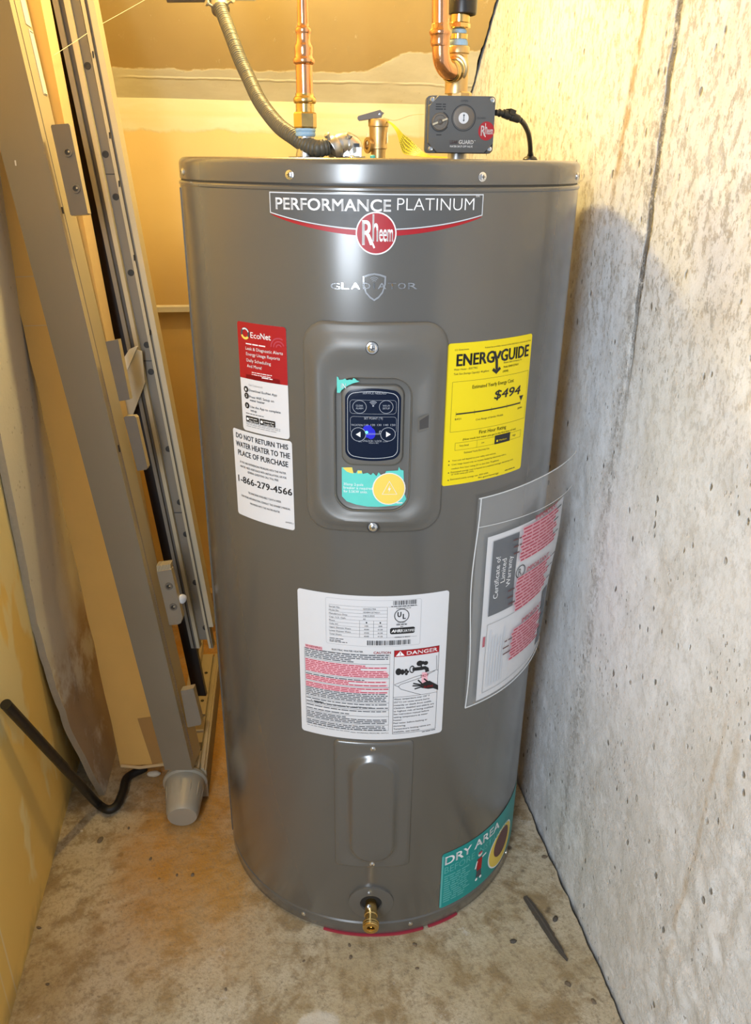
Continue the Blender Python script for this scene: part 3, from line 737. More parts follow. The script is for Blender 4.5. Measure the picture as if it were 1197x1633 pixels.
L.t('Get Connected:', (168, 522), (270, 540), 14, 'ink_grey')
for k, yy in (('1', 546), ('2', 593), ('3', 663)):
    L.circ((149 if k == '1' else 153 if k == '2' else 157, yy), .0042, 'ink_black', .0008, 16); L.t(k, (144 if k == '1' else 148 if k == '2' else 152, yy+9), (153 if k == '1' else 158 if k == '2' else 162, yy+10), 18, 'ink_white', l=.001)
for s_, a_, b_ in (('Download EcoNet App', (170, 562), (372, 597)), ('Press WiFi Setup on', (173, 610), (350, 640)), ('water heater', (176, 634), (284, 652)), ('Use the App to complete', (180, 684), (398, 719)), ('setup', (181, 708), (226, 714))): L.t(s_, a_, b_, 17, 'ink_black', bold=.012)
L.g((148, 722), (275, 748), 8, 'ink_black')
for a_, b_, s_ in (((151, 782), (240, 738), 'App Store'), ((249, 806), (358, 764), 'Google Play')):
    A, B = L.C(a_), L.C(b_); L.rect(A[0], A[1]+.0008, B[0], A[1]+.0092, 'ink_black', .0008, .001); L.txt(s_, A[0]+(B[0]-A[0])*.26, A[1]+.0018, (B[0]-A[0])*.66, .0028, 'ink_white', l=.001, bold=.02); L.greek(A[0]+(B[0]-A[0])*.26, B[0]-.002, A[1]+.0058, .0014, 'ink_white', l=.001); L.circ((A[0]+.0035, A[1]+.005), .0020, 'ink_white', .001, 12, conv=False)
for k in range(3): L.g((150+k*2, 792+k*12), ((395, 395, 370)[k], 838+k*11), 9, 'ink_grey')
L.build('app_sticker', WH, 'red and white app instruction sticker')
# return notice
L = Lab(J); L.zoom = K
L.sheet(-.2185, .7655, -.1135, .8945, 'paper_white', rad=.004)
for s_, a_, b_, h_, bo in (('DO NOT RETURN THIS', (78, 900), (452, 976), 36, .028), ('WATER HEATER TO THE', (78, 958), (466, 1043), 38, .028), ('PLACE OF PURCHASE', (93, 1022), (453, 1105), 38, .028),
    ('IF YOU ARE EXPERIENCING PROBLEMS WITH THIS WATER', (107, 1080), (436, 1158), 14, .01), ('HEATER, NEED ASSISTANCE WITH INSTALLATION, OR FOR', (108, 1112), (440, 1190), 14, .01), ('GENERAL QUESTIONS CALL TOLL FREE:', (160, 1156), (384, 1210), 14, .01),
    ('1-866-279-4566', (95, 1214), (482, 1310), 46, .030), ('TECHNICIANS AVAILABLE 7 DAYS A WEEK', (165, 1304), (402, 1366), 14, .01), ('FOR MORE INFORMATION, CONSULT THE OWNER\u2019S MANUAL', (118, 1326), (468, 1416), 14, .01), ('PROVIDED WITH THE WATER HEATER', (180, 1384), (392, 1437), 13, .01), ('AW0072-1', (433, 1512), (490, 1524), 11, 0)):
    L.t(s_, a_, b_, h_, 'ink_black', bold=bo)
L.build('return_notice', WH, 'white sticker with a toll-free number')
# yellow energy label
L = Lab(J); L.zoom = (6.05, 690, 520, R); KK = 'ink_black'
L.sheet(.0885, .8370, .2275, 1.0265, 'ink_yellow', rad=.004)
L.t('U.S. Government', (210, 240), (345, 226), 16, KK); L.t('Federal law prohibits removal of this label before consumer purchase', (500, 212), (938, 142), 14, KK)
L.t('ENERG', (222, 388), (588, 344), 112, KK, bold=.045); L.t('GUIDE', (648, 334), (915, 288), 110, KK, bold=.045)
L.line([(590, 245), (612, 330), (612, 420)], .0042, KK, .0008); L.line([(652, 238), (622, 310)], .0040, KK, .0008)
L.line([(575, 415), (608, 445), (645, 400)], .0042, KK, .0008); L.poly([(585, 425), (640, 418), (607, 462)], KK, .0009)
for s_, a_, b_, h_ in (('Water Heater - ELECTRIC', (200, 432), (430, 406), 19), ('Tank Size (Storage Capacity): 40 gallons', (198, 477), (537, 434), 19), ('Rheem Sales Company, Inc.', (680, 357), (855, 328), 17), ('Model: XE40M12ST45U1', (678, 402), (820, 376), 19), ('(XE40)', (670, 445), (723, 436), 19),
    ('Estimated Yearly Energy Cost', (378, 602), (775, 538), 34), ('$421', (208, 910), (268, 899), 18), ('$494', (812, 803), (852, 790), 18), ('Cost Range of Similar Models', (410, 910), (672, 862), 18), ('First Hour Rating', (443, 1037), (700, 988), 34),
    ('(How much hot water you get in the first hour of use)', (285, 1100), (793, 998), 18), ('Very Small', (252, 1166), (342, 1148), 17), ('Low', (465, 1132), (492, 1127), 17), ('High', (762, 1062), (792, 1054), 17), ('Estimated Yearly Electricity Use', (298, 1230), (540, 1182), 17),
    ('Your cost will depend on your utility rates and use.', (182, 1310), (605, 1226), 15), ('Cost range based only on models fueled by electricity with a', (178, 1346), (700, 1238), 15), ('medium first hour rating (51 to less than 75 gallons).', (176, 1384), (635, 1296), 15), ('Estimated energy cost is based on a national average electricity cost', (170, 1418), (768, 1288), 15), ('of 14.00 cents per kWh.', (172, 1442), (392, 1402), 15), ('Estimated yearly energy use: 3531 kWh', (165, 1492), (530, 1416), 15), ('ftc.gov/energy', (433, 1470), (630, 1420), 15)):
    L.t(s_, a_, b_, h_, KK, bold=.008)
L.t('$494', (585, 702), (832, 655), 82, KK, bold=.028, shear=.18, res=4)
def zframe(L, tl, br, t, mat, l=.0007): A, B = L.C(tl), L.C(br); L.frame(A[0], B[1], B[0], A[1], t, mat, l); return A, B
zframe(L, (187, 540), (875, 885), .0003, KK)
A, B = L.C((220, 850)), L.C((838, 738)); L.rect(A[0], (A[1]+B[1])/2-.0009, B[0], (A[1]+B[1])/2+.0009, KK, .0008)
for k in range(5): x_ = A[0]+(B[0]-A[0])*k/4; L.rect(x_-.00015, (A[1]+B[1])/2-.003, x_+.00015, (A[1]+B[1])/2+.003, KK, .0008)
L.poly([(828, 674), (867, 662), (844, 718)], KK, .0008)
A, B = zframe(L, (212, 1128), (838, 1065), .0003, KK); zz_ = [A[0]+(B[0]-A[0])*k for k in (.29, .55, .80)]
for x_ in zz_: L.rect(x_, B[1], x_+.0003, A[1], KK)
L.rect(zz_[1], B[1]-.0008, zz_[2], A[1]+.0012, KK, .0008); L.txt('Medium', zz_[1]+.008, B[1]+.0028, .014, .0022, 'ink_yellow', l=.001, bold=.02); L.rect(zz_[1]+.003, B[1]+.0022, zz_[1]+.0058, B[1]+.0050, 'ink_yellow', .001)
for q_ in ((153, 1303), (151, 1340), (148, 1416), (145, 1487)): L.circ(q_, .0009, KK, .0008, 10)
L.g((690, 1395), (783, 1370), 12, KK)
L.build('energy_label', WH, 'bright yellow energy cost label')
# large white data and warning label
L = Lab(J); L.zoom = (4.604, 465, 930, R)
L.sheet(-.1125, .4265, .1085, .6765, 'paper_white', rad=.005)
A, B = L.C((248, 100)), L.C((940, 450)); L.rframe(A[0], B[1]+.001, B[0], A[1], .003, .0003, 'ink_grey', .0006)
x0, x1, xv = L.C((275, 250))[0], L.C((700, 250))[0], [L.C((497, 300))[0], L.C((600, 300))[0]]
xr = L.C((920, 300))[0]
rows = [L.C((490, y))[1] for y in (172, 197, 222, 247, 272, 297, 322, 347, 372, 397)]
nm_ = ('Serial No.', 'Model No.', 'Manufacture Date', 'Cap. U.S. Gals.', 'Phase', 'Volts AC', 'Upper Element Watts', 'Lower Element Watts', 'Total Watts')
va = ('Q252521784', 'XE40M12ST45U1', '24JUL2025', '40', ('1', '1'), ('240', '208'), ('4500', '4130'), ('4500', '4130'), ('4500', '4130'))
for i, z0_ in enumerate(rows): L.rect(x0, z0_, x1, z0_+.00025, KK)
L.rect(L.C((705, 300))[0], rows[0], xr, rows[0]+.00025, KK); L.rect(x0, rows[-1], xr, rows[-1]+.00025, KK)
for i in range(9):
    z1_ = rows[i+1]+.0013; w_ = .00165*len(nm_[i]); L.txt(nm_[i], x0, z1_, w_, .0024, KK, bold=.01)
    v_ = va[i]
    if isinstance(v_, tuple):
        for k, s_ in enumerate(v_): xm = ((xv[0]+xv[1])/2, (xv[1]+x1)/2)[k]; w_ = .0018*len(s_); L.txt(s_, xm-w_/2, z1_, w_, .0024, KK, bold=.02)
    else: w_ = .0018*len(v_); L.txt(v_, L.C((523, 250))[0], z1_, w_, .0024, KK, bold=.02)
for x_ in xv: L.rect(x_, rows[-1], x_+.0003, rows[4], KK)
L.rect(x1, rows[-1], x1+.0003, rows[0], KK)
L.bars((745, 158), (915, 152), 32, KK, 3, 34); L.g((730, 170), (915, 166), 8, KK); L.t('TEMPERATURE RISE 90F', (765, 187), (875, 183), 8, KK)
L.ring((807, 236), .0108, .0011, KK, .0008, ry=.0112); uc = L.C((807, 236)); L.txt('U', uc[0]-.0062, uc[1]-.0020, .0056, .0080, KK, bold=.05); L.txt('L', uc[0]+.0014, uc[1]-.0055, .0044, .0080, KK, bold=.05)
L.t('LISTED', (778, 292), (832, 290), 11, KK, bold=.02); L.rframe(*L.C((766, 309)), *L.C((846, 293)), .0004, .0002, KK, .0007); L.g((770, 306), (842, 304), 9, KK); L.g((796, 320), (818, 319), 7, KK)
A, B = L.C((720, 374)), L.C((903, 330)); L.rect(A[0], A[1], B[0], A[1]+.0105, KK, .0007, .003); L.txt('AHRI', A[0]+.002, A[1]+.0030, .0145, .0048, 'ink_white', l=.0009, bold=.05, shear=.2); L.txt('CERTIFIED', A[0]+.0175, A[1]+.0030, .0200, .0040, 'ink_white', l=.0009)
L.t('ASSEMBLED IN MEXICO', (752, 399), (868, 394), 9, KK)
for k in range(3): L.g((278, 405+k*12), ((382, 368, 408)[k], 411+k*12), 8, KK)
L.bars((553, 450), (872, 447), 34, KK, 9, 60)
# lower part of the label
L.zoom = (4.604, 465, 1010, R)
L.rect(*L.C((100, 104)), L.C((225, 104))[0], L.C((100, 74))[1], 'ink_pink', .0006); L.t('WARNING', (102, 95), (222, 112), 16, 'ink_red', bold=.02)
L.t('ELECTRIC WATER HEATER', (295, 121), (523, 139), 12, KK, bold=.02); L.t('CAUTION', (600, 148), (727, 149), 17, 'ink_red', bold=.03)
xa, xb = L.C((100, 300))[0], L.C((718, 300))[0]; zt, zb = L.C((412, 146))[1], L.C((412, 705))[1]
L.frame(xa, zb, xb, zt, .0003, KK)
nln = 44; dz_ = (zt-zb)/nln
for i in range(nln):
    z_l = zt-dz_*(i+1)
    if i in (29, 33): continue
    if i in (5, 13, 18, 27, 31, 35, 40): L.rect(xa, z_l+dz_*.45, xb, z_l+dz_*.6, KK, .0007); continue
    pink = 6 <= i <= 12 or 15 <= i <= 21; end = xb-.001-(.03+.05*random.random() if random.random() < .22 else .004*random.random())
    if pink:
        L.rect(xa+.0008, z_l, end, z_l+dz_, 'ink_pink', .0006); L.greek(xa+.001, end, z_l+dz_*.1, dz_*.85, 'ink_crimson', seed=i)
    else: L.greek(xa+.001, end, z_l+dz_*.1, dz_*.85, 'ink_slate', seed=i)
zq = zt-dz_*30.4
L.txt('WARNING:', xa+.013, zq, .0165, .0030, KK, l=.0009, bold=.04); L.txt('Cancer and Reproductive Harm - www.P65Warnings.ca.gov', xa+.032, zq, .070, .0026, KK, l=.0009)
L.poly([(xa+.007, zq-.0005), (xa+.0115, zq-.0005), (xa+.00925, zq+.0040)], 'ink_grey', .0008, conv=False)
L.t('MAX. WORKING PRESSURE 150 P.S.I.', (433, 722), (712, 738), 8, KK, bold=.01); L.g((115, 675), (425, 715), 9, 'ink_grey')
xc, xd = L.C((747, 300))[0], L.C((1072, 300))[0]; zh = L.C((910, 112))[1]; zm = L.C((910, 160))[1]; zp = L.C((910, 455))[1]; zf = L.C((900, 722))[1]
L.rect(xc, zm, xd, zh, 'ink_red', .0007); L.frame(xc, zf, xd, zh, .0005, KK, .0008); L.rect(xc, zp, xd, zp+.0005, KK)
L.txt('DANGER', xc+.0185, zm+.0026, xd-xc-.0215, zh-zm-.0052, 'ink_white', l=.0009, bold=.03); L.poly([(xc+.0025, zm+.0016), (xc+.0155, zm+.0016), (xc+.009, zh-.0014)], 'ink_white', .0009, conv=False); L.txt('!', xc+.0083, zm+.003, .0014, .0048, 'ink_red', l=.0011, bold=.03)
for q_ in ([(752, 375), (890, 322), (1060, 265), (1072, 268)], [(782, 390), (800, 372), (960, 318), (1050, 272)], [(782, 390), (800, 408), (945, 447)], [(752, 378), (782, 390)], [(1062, 160), (1062, 262)]): L.line(q_, .0006, KK, .0008)
L.circ((783, 280), .0045, KK, .0009, 16, ry=.006); L.circ((812, 282), .0028, KK, .0009, 12, ry=.005)
for q_ in ((838, 268), (828, 282), (840, 296), (850, 280)): L.circ(q_, .0022, KK, .0009, 10)
L.ring((882, 262), .0040, .0012, KK, .0009, ry=.0065); L.line([(885, 262), (950, 255), (975, 250), (990, 258), (993, 280)], .0060, KK, .0009)
for q_, r_ in (((938, 218), .0048), ((960, 214), .0030), ((982, 216), .0036)): L.circ(q_, r_, KK, .0009, 12)
L.line([(948, 224), (950, 248)], .0022, KK, .0009)
L.t('HOT', (946, 318), (1004, 312), 18, 'ink_red', bold=.02, l=.001)
L.poly([(955, 285), (990, 283), (1000, 375), (950, 378)], 'ink_pink', .00085)
for q_ in ([(945, 375), (890, 365)], [(945, 382), (885, 383)], [(950, 390), (900, 406)], [(955, 368), (925, 340)], [(1000, 355), (968, 330)]): L.line(q_, .0022, KK, .001)
L.poly([(940, 372), (955, 365), (985, 350), (1010, 345), (1072, 378), (1072, 412), (1035, 400), (1000, 405), (950, 398)], KK, .001)
L.t('BURNS', (968, 396), (1034, 391), 16, 'ink_red', bold=.02, l=.0012)
tx_ = ('Water temperature over 125\u00b0 F', '(52\u00b0C) can cause severe burns', 'instantly or death from scalds.', 'Children, disabled and elderly are', 'at highest risk of being scalded.', 'See instruction manual before', 'setting temperature at water', 'heater.', 'Feel water before bathing or', 'showering.', 'Temperature limiting valves are', 'available, see manual.')
dd = (zp-zf)/12.3
for i, s_ in enumerate(tx_): L.txt(s_, xc+.0015, zp-dd*(i+.85), (xd-xc-.006)*min(1, len(s_)/33), dd*.52, KK, bold=.012)
L.g((955, 722), (1060, 708), 8, KK)
L.build('data_label', WH, 'large white rating and warning label')
# teal sticker at the lower right
L = Lab(J); L.zoom = (7.48, 680, 1270, R)
L.sheet(.1225, .0375, .372, .1650, 'ink_teal', rad=.005)
A, B = L.C((240, 822)), L.C((890, 385)); 
L.txt('DRY AREA', .1285, .1385, .1370, .0180, 'ink_white', bold=.03, l=.0009, res=4); L.txt('BEFORE INSTALLING', .1285, .1180, .180, .0150, 'ink_teal_light', l=.0008)
for k in range(12): L.greek(.1290, .186-(.004*(k % 3)), .108-k*.0054, .0050, 'ink_teal_light', seed=k)
L.rect(.1225, .041, .1262, .1600, 'ink_teal_light', .0006)
gx, gz = .283, .082
L.circ((gx, gz), .0480, 'ink_white', .0006, 40, conv=False, ry=.044); L.circ((gx, gz), .0450, 'ink_gold', .0008, 40, conv=False, ry=.041); L.circ((gx, gz+.008), .0300, 'ink_maroon', .0010, 32, conv=False, ry=.030)
# small figure in red on the sticker
for q_, w_, m_ in (([(.2060, .064), (.2075, .088)], .0075, 'ink_slate'), ([(.2130, .062), (.2110, .088)], .0075, 'ink_slate'), ([(.2090, .080), (.2095, .108)], .0130, 'ink_red'), ([(.2030, .104), (.1990, .088)], .0035, 'ink_white'), ([(.2160, .106), (.2270, .108)], .0035, 'ink_white')): L.line(q_, w_, m_, .0009 if m_ != 'ink_slate' else .0008, conv=False)
L.circ((.2095, .1175), .0055, 'ink_cream', .001, 16, conv=False); L.circ((.2095, .1205), .0050, 'ink_crimson', .0011, 14, conv=False, ry=.0030); L.circ((.2035, .060), .0032, 'ink_white', .001, 12, conv=False); L.circ((.2145, .060), .0032, 'ink_white', .001, 12, conv=False)
L.build('floor_area_sticker', WH, 'teal installation notice near the floor')

# ================================================================== clear document bag taped to the tank's right
BAG = thing('document_bag', 'clear plastic bag with warranty papers hanging on the right side of the grey heater', 'document bag', (.16, -.24, .46))
def bagmap(off):
    def f(s, z, l):      # s measured as arc position on radius .285, z height
        ph = s/.2826; t = max(0, (math.degrees(ph)-36)/44); t = min(1.15, t)
        k = max(0, min(1, (z-.44)/.32))
        lift = .0045+off+(.006+.026*k)*t*t+.0012*math.sin(z*38+s*20)*min(1, t*2+.2)
        rr = R+lift+l; return (math.sin(ph)*rr, -math.cos(ph)*rr, z)
    return f
def bag_sheet(f, s0, s1, z0, z1, mat, l=0.0, tilt=0.0, n=30, nz_=24):
    mb = MB(); ss = rng(s0, s1, n); zs = rng(z0, z1, nz_); k = len(zs)
    vs = [f(s, z+tilt*(s-s0), l) for s in ss for z in zs]
    mb.add(vs, [(i*k+j, (i+1)*k+j, (i+1)*k+j+1, i*k+j+1) for i in range(n) for j in range(nz_)], mat); return mb
bg = bag_sheet(bagmap(.0022), .1450, .402, .463, .812, 'clear_plastic'); v2 = bag_sheet(bagmap(-.0016), .1450, .402, .463, .812, 'clear_plastic')
bg.build('front_film', BAG, 200); v2.build('back_film', BAG, 200)
fb = bagmap(.0004)
for nm__, P__ in (('side_seam', [fb(.1450+.0035*math.sin((z-.46)*22), z, 0) for z in rng(.463, .812, 30)]), ('bottom_seam', [fb(x, .463, 0) for x in rng(.145, .402, 24)]), ('top_edge', [fb(x, .812, 0) for x in rng(.145, .402, 24)]), ('fold_line', [fb(x, .770-.06*(x-.145), .003) for x in rng(.145, .402, 24)])):
    mb = MB(); mb.tube(P__, .0009 if nm__ != 'fold_line' else .0005, 'film_edge', 6); mb.build(nm__, BAG)
S0 = .166; PW = .216
def sx(s): return s
# paper stack
pp = bag_sheet(bagmap(-.0006), S0, S0+PW-.012, .467, .748, 'paper_white'); pp.build('paper_stack', BAG, 200)
L = Lab(bagmap(.0), ys=.012)
L.rect(.1765, .6150, .2300, .7395, 'ink_slate', .0004)
L.txt('Certificate of', .1935, .6420, .070, .0095, 'ink_white', l=.0007, rot=True)
L.txt('Limited', .2065, .6650, .039, .0095, 'ink_white', l=.0007, rot=True)
L.txt('Warranty', .2195, .6540, .050, .0095, 'ink_white', l=.0007, rot=True)
L.frame(.1765, .6150, .362, .7395, .0004, 'ink_grey', .0005)
L.frame(.1765, .4780, .362, .6010, .0005, 'ink_slate', .0005)
L.ring((.2440, .668), .0120, .002, 'ink_black', .0006, conv=False, ry=.011); L.txt('R', .2385, .6620, .008, .012, 'ink_black', l=.0006)
for k in range(6): L.rect(.184+k*.0062, .486, .1865+k*.0062, .590-random.random()*.02, 'ink_screen', .0005)
L.rect(.3350, .486, .3600, .592, 'ink_slate', .0005)
L.rect(.1700, .5640, .1745, .5820, 'ink_crimson', .0006)
L.build('paper_print', BAG)
L = Lab(bagmap(.0026), ys=.012)
for k, (zt_, ia, ib, w0, w1) in enumerate(((.748, .262, .330, .234, .330), (.664, .256, .322, .232, .325), (.575, .254, .320, .232, .318))):
    L.txt('IMPORTANT', ia, zt_, ib-ia, .0075, 'ink_crimson', l=.0008, bold=.03)
    for i in range(10):
        zz1 = zt_-.0075-i*.0058; a0 = w0+(.002*math.sin(i*2.3+k)); a1 = w1+.008*math.sin(i*1.7+k*2)
        L.rect(a0, zz1-.0006, a1, zz1+.0046, 'ink_pink', .0004)
        L.greek(a0+.001, a1, zz1, .0044, 'ink_crimson', l=.0008, seed=i+k*20)
        if i in (0, 3, 7): L.greek(a1, a1+.020, zz1, .0040, 'ink_black', l=.0008, seed=i)
        if i in (2, 4, 6): L.greek(a0-.018, a0, zz1, .0040, 'ink_maroon', l=.0008, seed=i+5)
L.build('bag_print', BAG, 'dark red warning print on the bag')

# ================================================================== fittings on the lid
def prof(cxpx, rows, Y):       # (pixel row, half width px) -> lathe profile at world depth Y
    o = []; X0 = None
    for y, hw in rows:
        p = at(cxpx, y, Y); o.append((hw*pxs(p), p.z))
    return o
def lathe_v(x, Y, pr, mat, name, parent, seg=36, label=None, angle=32):
    mb = MB(); pr = sorted(pr, key=lambda a: a[1]) if False else pr
    mb.lathe([(r, z) for r, z in pr], mat, Matrix.Translation((x, Y, 0)), seg); return mb.build(name, parent, angle, label)
YP = -.05
HX = at(487, 215, YP).x
HP = thing('outlet_pipe', 'straight copper pipe with brass fitting rising from the left of the heater top', 'pipe', (HX, YP, LT))
P_ = lambda rows: prof(487, rows, YP)
lathe_v(HX, YP, [(.0141, LT-.001), (.0141, LT+.004)]+P_([(238, 14), (216, 14)]), 'steel', 'nipple', HP)
lathe_v(HX, YP, [(.018, LT-.0005), (.024, LT+.0005), (.024, LT+.0015), (.015, LT+.002)], 'tank_paint', 'grommet', HP)
lathe_v(HX, YP, P_([(218, 14), (217, 15.5), (214, 16.2), (211, 15.2), (208, 16.5), (205, 15.6)]), 'blue_tape', 'thread_tape', HP)
mb = MB(); z0, z1 = at(487, 205, YP).z, at(487, 179, YP).z; k = pxs(at(487, 190, YP))
mb.lathe([(17.0*k, z0), (18.6*k, z0+.002), (18.6*k, z1-.002), (17.0*k, z1)], 'brass', Matrix.Translation((HX, YP, 0)) @ Matrix.Rotation(.3, 4, 'Z'), 6)
mb.build('hex_nut', HP, 25)
lathe_v(HX, YP, P_([(179, 15), (176, 14.6), (166, 14.6), (165, 17), (162, 18.2), (158, 18.2), (155, 16.5), (153, 14.8), (149, 14.6)]), 'brass', 'press_fitting', HP, angle=50)
lathe_v(HX, YP, P_([(150, 13.4), (104, 13.4), (103, 15.4), (101, 17.2), (96, 17.6), (93, 16.2), (90, 14.6), (84, 14.6), (76, 15.2), (71, 13.2), (66, 11.4), (56, 11.2), (53, 12.0), (51, 12.9), (47, 12.9), (44, 11.6), (42, 9.9), (38, 9.5)]), 'copper', 'reducing_coupling', HP, angle=60)
lathe_v(HX, YP, P_([(40, 9.2), (4, 9.2)])+[(9.2*pxs(at(487, 0, YP)), 1.62)], 'copper', 'copper_tube', HP)
# inlet: brass body, side elbow, black capped stem
VX = at(733, 150, YP).x; VT_ = at(729, 100, YP).x
VP_ = thing('inlet_valve', 'brass valve body with copper elbow and grey controller on the right of the heater top', 'valve', (VX, YP, LT))
Q = lambda rows: prof(733, rows, YP)
lathe_v(VX, YP, [(.0141, LT-.001)]+Q([(243, 15), (238, 15), (170, 15), (158, 15.4)]), 'zinc', 'nipple', VP_)
mb = MB(); k = pxs(at(733, 150, YP)); z0, z1 = at(733, 158, YP).z, at(733, 147, YP).z
mb.lathe([(17*k, z0), (19*k, z0+.0015), (19*k, z1-.0015), (17*k, z1)], 'cast_brass', Matrix.Translation((VX, YP, 0)), 8); mb.build('hex_nut', VP_, 25)
lathe_v(VT_, YP, prof(729, [(150, 18), (120, 18.4), (95, 17.0), (87, 16.0), (85.5, 18.4), (76, 18.6), (74, 17)], YP), 'cast_brass', 'valve_body', VP_, angle=50)
lathe_v(VT_, YP, prof(729, [(75, 13.5), (73, 15), (69, 15.4), (65, 14.4), (63, 13)], YP), 'blue_tape', 'thread_tape', VP_)
lathe_v(VT_, YP, prof(729, [(63, 14.5), (55, 14.5), (54, 13)], YP), 'brass', 'bushing', VP_)
lathe_v(VT_, YP, prof(729, [(55, 11), (53, 12.4), (50, 12.8), (47, 11)], YP), 'blue_tape', 'thread_tape', VP_)
mb = MB(); V3 = at(733, 30, YP).x; k = pxs(at(733, 40, YP))
z0, z1, z2 = at(733, 46, YP).z, at(733, 38, YP).z, at(733, 20, YP).z
mb.lathe([(15*k, z0), (17.2*k, z0+.001), (17.2*k, z1)], 'brass', Matrix.Translation((V3, YP, 0)), 8); mb.lathe([(17.2*k, z1), (15.6*k, z1+.001), (15.6*k, z2)], 'brass', Matrix.Translation((V3, YP, 0)), 28); mb.build('gauge_adaptor', VP_, 25)
mb = MB(); k = pxs(at(738, 15, YP)); V4 = at(738, 10, YP).x; z0 = at(738, 24, YP).z
mb.lathe([(.004, z0+.004), (18*k, z0+.003), (20.5*k, z0), (22.4*k, z0+.001), (22.4*k, z0+.024), (20*k, z0+.028), (.001, z0+.030)], 'black_plastic', Matrix.Translation((V4, YP, 0)), 40); mb.build('black_cap', VP_, 40, 'black plastic cap')
# copper elbow joining from the front left
ex0 = at(702, 40, -.095); ek = pxs(ex0)
pth = [at(702, -60, -.095), at(702, 20, -.095), at(702.5, 76, -.095)]
mb = MB(); mb.tube([at(703, -150, -.095), at(702, 57, -.095)], 13.8*ek, 'copper', 28); mb.build('copper_tube', VP_)
mb = MB()
z = lambda y: at(702, y, -.095).z
mb.lathe([(14.0*ek, z(38)), (15.2*ek, z(40)), (15.4*ek, z(46)), (17.6*ek, z(49)), (18.4*ek, z(52.5)), (17.6*ek, z(56)), (15.6*ek, z(58.5)), (16.0*ek, z(68)), (15.4*ek, z(73)), (14.2*ek, z(75))], 'copper', Matrix.Translation((at(702, 55, -.095).x, -.095, 0)), 36)
el = spline([at(702.5, 72, -.095), at(702.8, 86, -.0948), at(705, 99, -.092), at(711, 110, -.086), at(719, 113.5, -.078)], 8)
mb.tube(el, 14.1*ek, 'copper', 28); mb.build('copper_elbow', VP_, 55)
d0 = at(718, 113.5, -.078); d1 = at(730, 107, -.052); ax = (d1-d0).normalized()
T = frame_from(d0, ax)
mb = MB(); k = ek
mb.lathe([(14.2*k, -.004), (16.2*k, -.003), (17.8*k, .0), (17.8*k, .0035), (16.4*k, .0055), (15.4*k, .009), (17.0*k, .0100), (19.0*k, .0105), (19.0*k, .0150), (17.2*k, .0155)], 'brass', T, 36, cap=False); mb.build('union_ring', VP_, 40)
mb = MB(); mb.lathe([(17.2*k, .0155), (18.2*k, .0165), (18.4*k, .0185), (17.0*k, .0205)], 'blue_tape', T, 30, cap=False); mb.build('thread_tape', VP_)
mb = MB(); mb.lathe([(19.5*k, .0185), (21.6*k, .0195), (21.6*k, .0240), (18*k, .027), (15*k, .032), (12*k, .04)], 'cast_brass', T, 36); mb.build('side_port', VP_, 40)
# grey controller box
BXC = Vector((.1058, -.100, 1.2765)); yaw = math.radians(3)
bx, by = Vector((math.cos(yaw), math.sin(yaw), 0)), Vector((0, 0, 1)); bn = bx.cross(by)
BOX = thing('valve_controller', 'small dark grey controller box with round red logo mounted on the inlet valve', 'controller', tuple(BXC-Vector((0, 0, .035))))
TB = Matrix(((bx.x, by.x, bn.x, BXC.x), (bx.y, by.y, bn.y, BXC.y), (bx.z, by.z, bn.z, BXC.z), (0, 0, 0, 1)))
hw, hh = .0435, .0335
def rrp(w, h, r, z, n=5): 
    o = []
    for cx_, cy_, a0 in ((w-r, h-r, 0), (-w+r, h-r, 90), (-w+r, -h+r, 180), (w-r, -h+r, 270)):
        o += [Vector((cx_+r*math.cos(math.radians(a0+k*90/n)), cy_+r*math.sin(math.radians(a0+k*90/n)), z)) for k in range(n+1)]
    return o
def prism(mb, a, b, mat, T):
    n = len(a); mb.add(list(a)+list(b), [tuple(range(n)), tuple(range(2*n-1, n-1, -1))]+[(i, i+n, (i+1) % n+n, (i+1) % n) for i in range(n)], mat, T)
mb = MB(); prism(mb, rrp(hw, hh, .005, -.002), rrp(hw-.001, hh-.001, .005, -.042), 'grey_plastic', TB)
prism(mb, rrp(hw+.0014, hh+.0005, .005, -.014), rrp(hw+.0014, hh+.0005, .005, -.030), 'grey_plastic', TB); mb.build('housing', BOX, 30)
c_ = .0115
def cut(w, h, c, z): return [Vector(p) for p in ((w-c, h, z), (-w+c, h, z), (-w, h-c, z), (-w, -h+c, z), (-w+c, -h, z), (w-c, -h, z), (w, -h+c, z), (w, h-c, z))]
mb = MB(); prism(mb, cut(hw-.001, hh-.0005, c_, .0035), cut(hw, hh, c_, -.002), 'grey_plastic', TB); mb.build('front_plate', BOX, 20)
for sx_, sy_ in ((-1, -1), (1, -1), (-1, 1), (1, 1)):
    mb = MB(); T = TB @ Matrix.Translation((sx_*(hw-.0048), sy_*(hh-.0048), -.0015)); mb.lathe([(.0034, -.001), (.0034, .001), (.0022, .0016), (.0020, .0006), (.0002, .0006)], 'chrome', T, 16); mb.build('screw', BOX)
def onb(px, py):
    d = ray(px, py); n_ = bn; t = n_.dot(BXC+bn*.0035-CAM)/n_.dot(d); p = CAM+d*t-BXC; return p.dot(bx), p.dot(by)
bmap = lambda x, y, l: BXC+bx*x+by*y+bn*(.0035+l)
dcx, dcy = onb(739, 188)
mb = MB(); T = TB @ Matrix.Translation((dcx, dcy, .0035))
mb.lathe([(.0155, -.001), (.0155, .0003), (.0148, .0004), (.0145, -.0003), (.0138, -.0003), (.0135, .0010), (.0120, .0014), (.0002, .0014)], 'bracket_grey', T, 40); mb.build('dial', BOX, 40)
L = Lab(bmap)
L.ring((dcx, dcy), .0158, .0009, 'ink_black', .0004, 40, conv=False); L.circ((dcx-.0003, dcy-.0003), .0066, 'ink_screen', .0017, 28, conv=False)
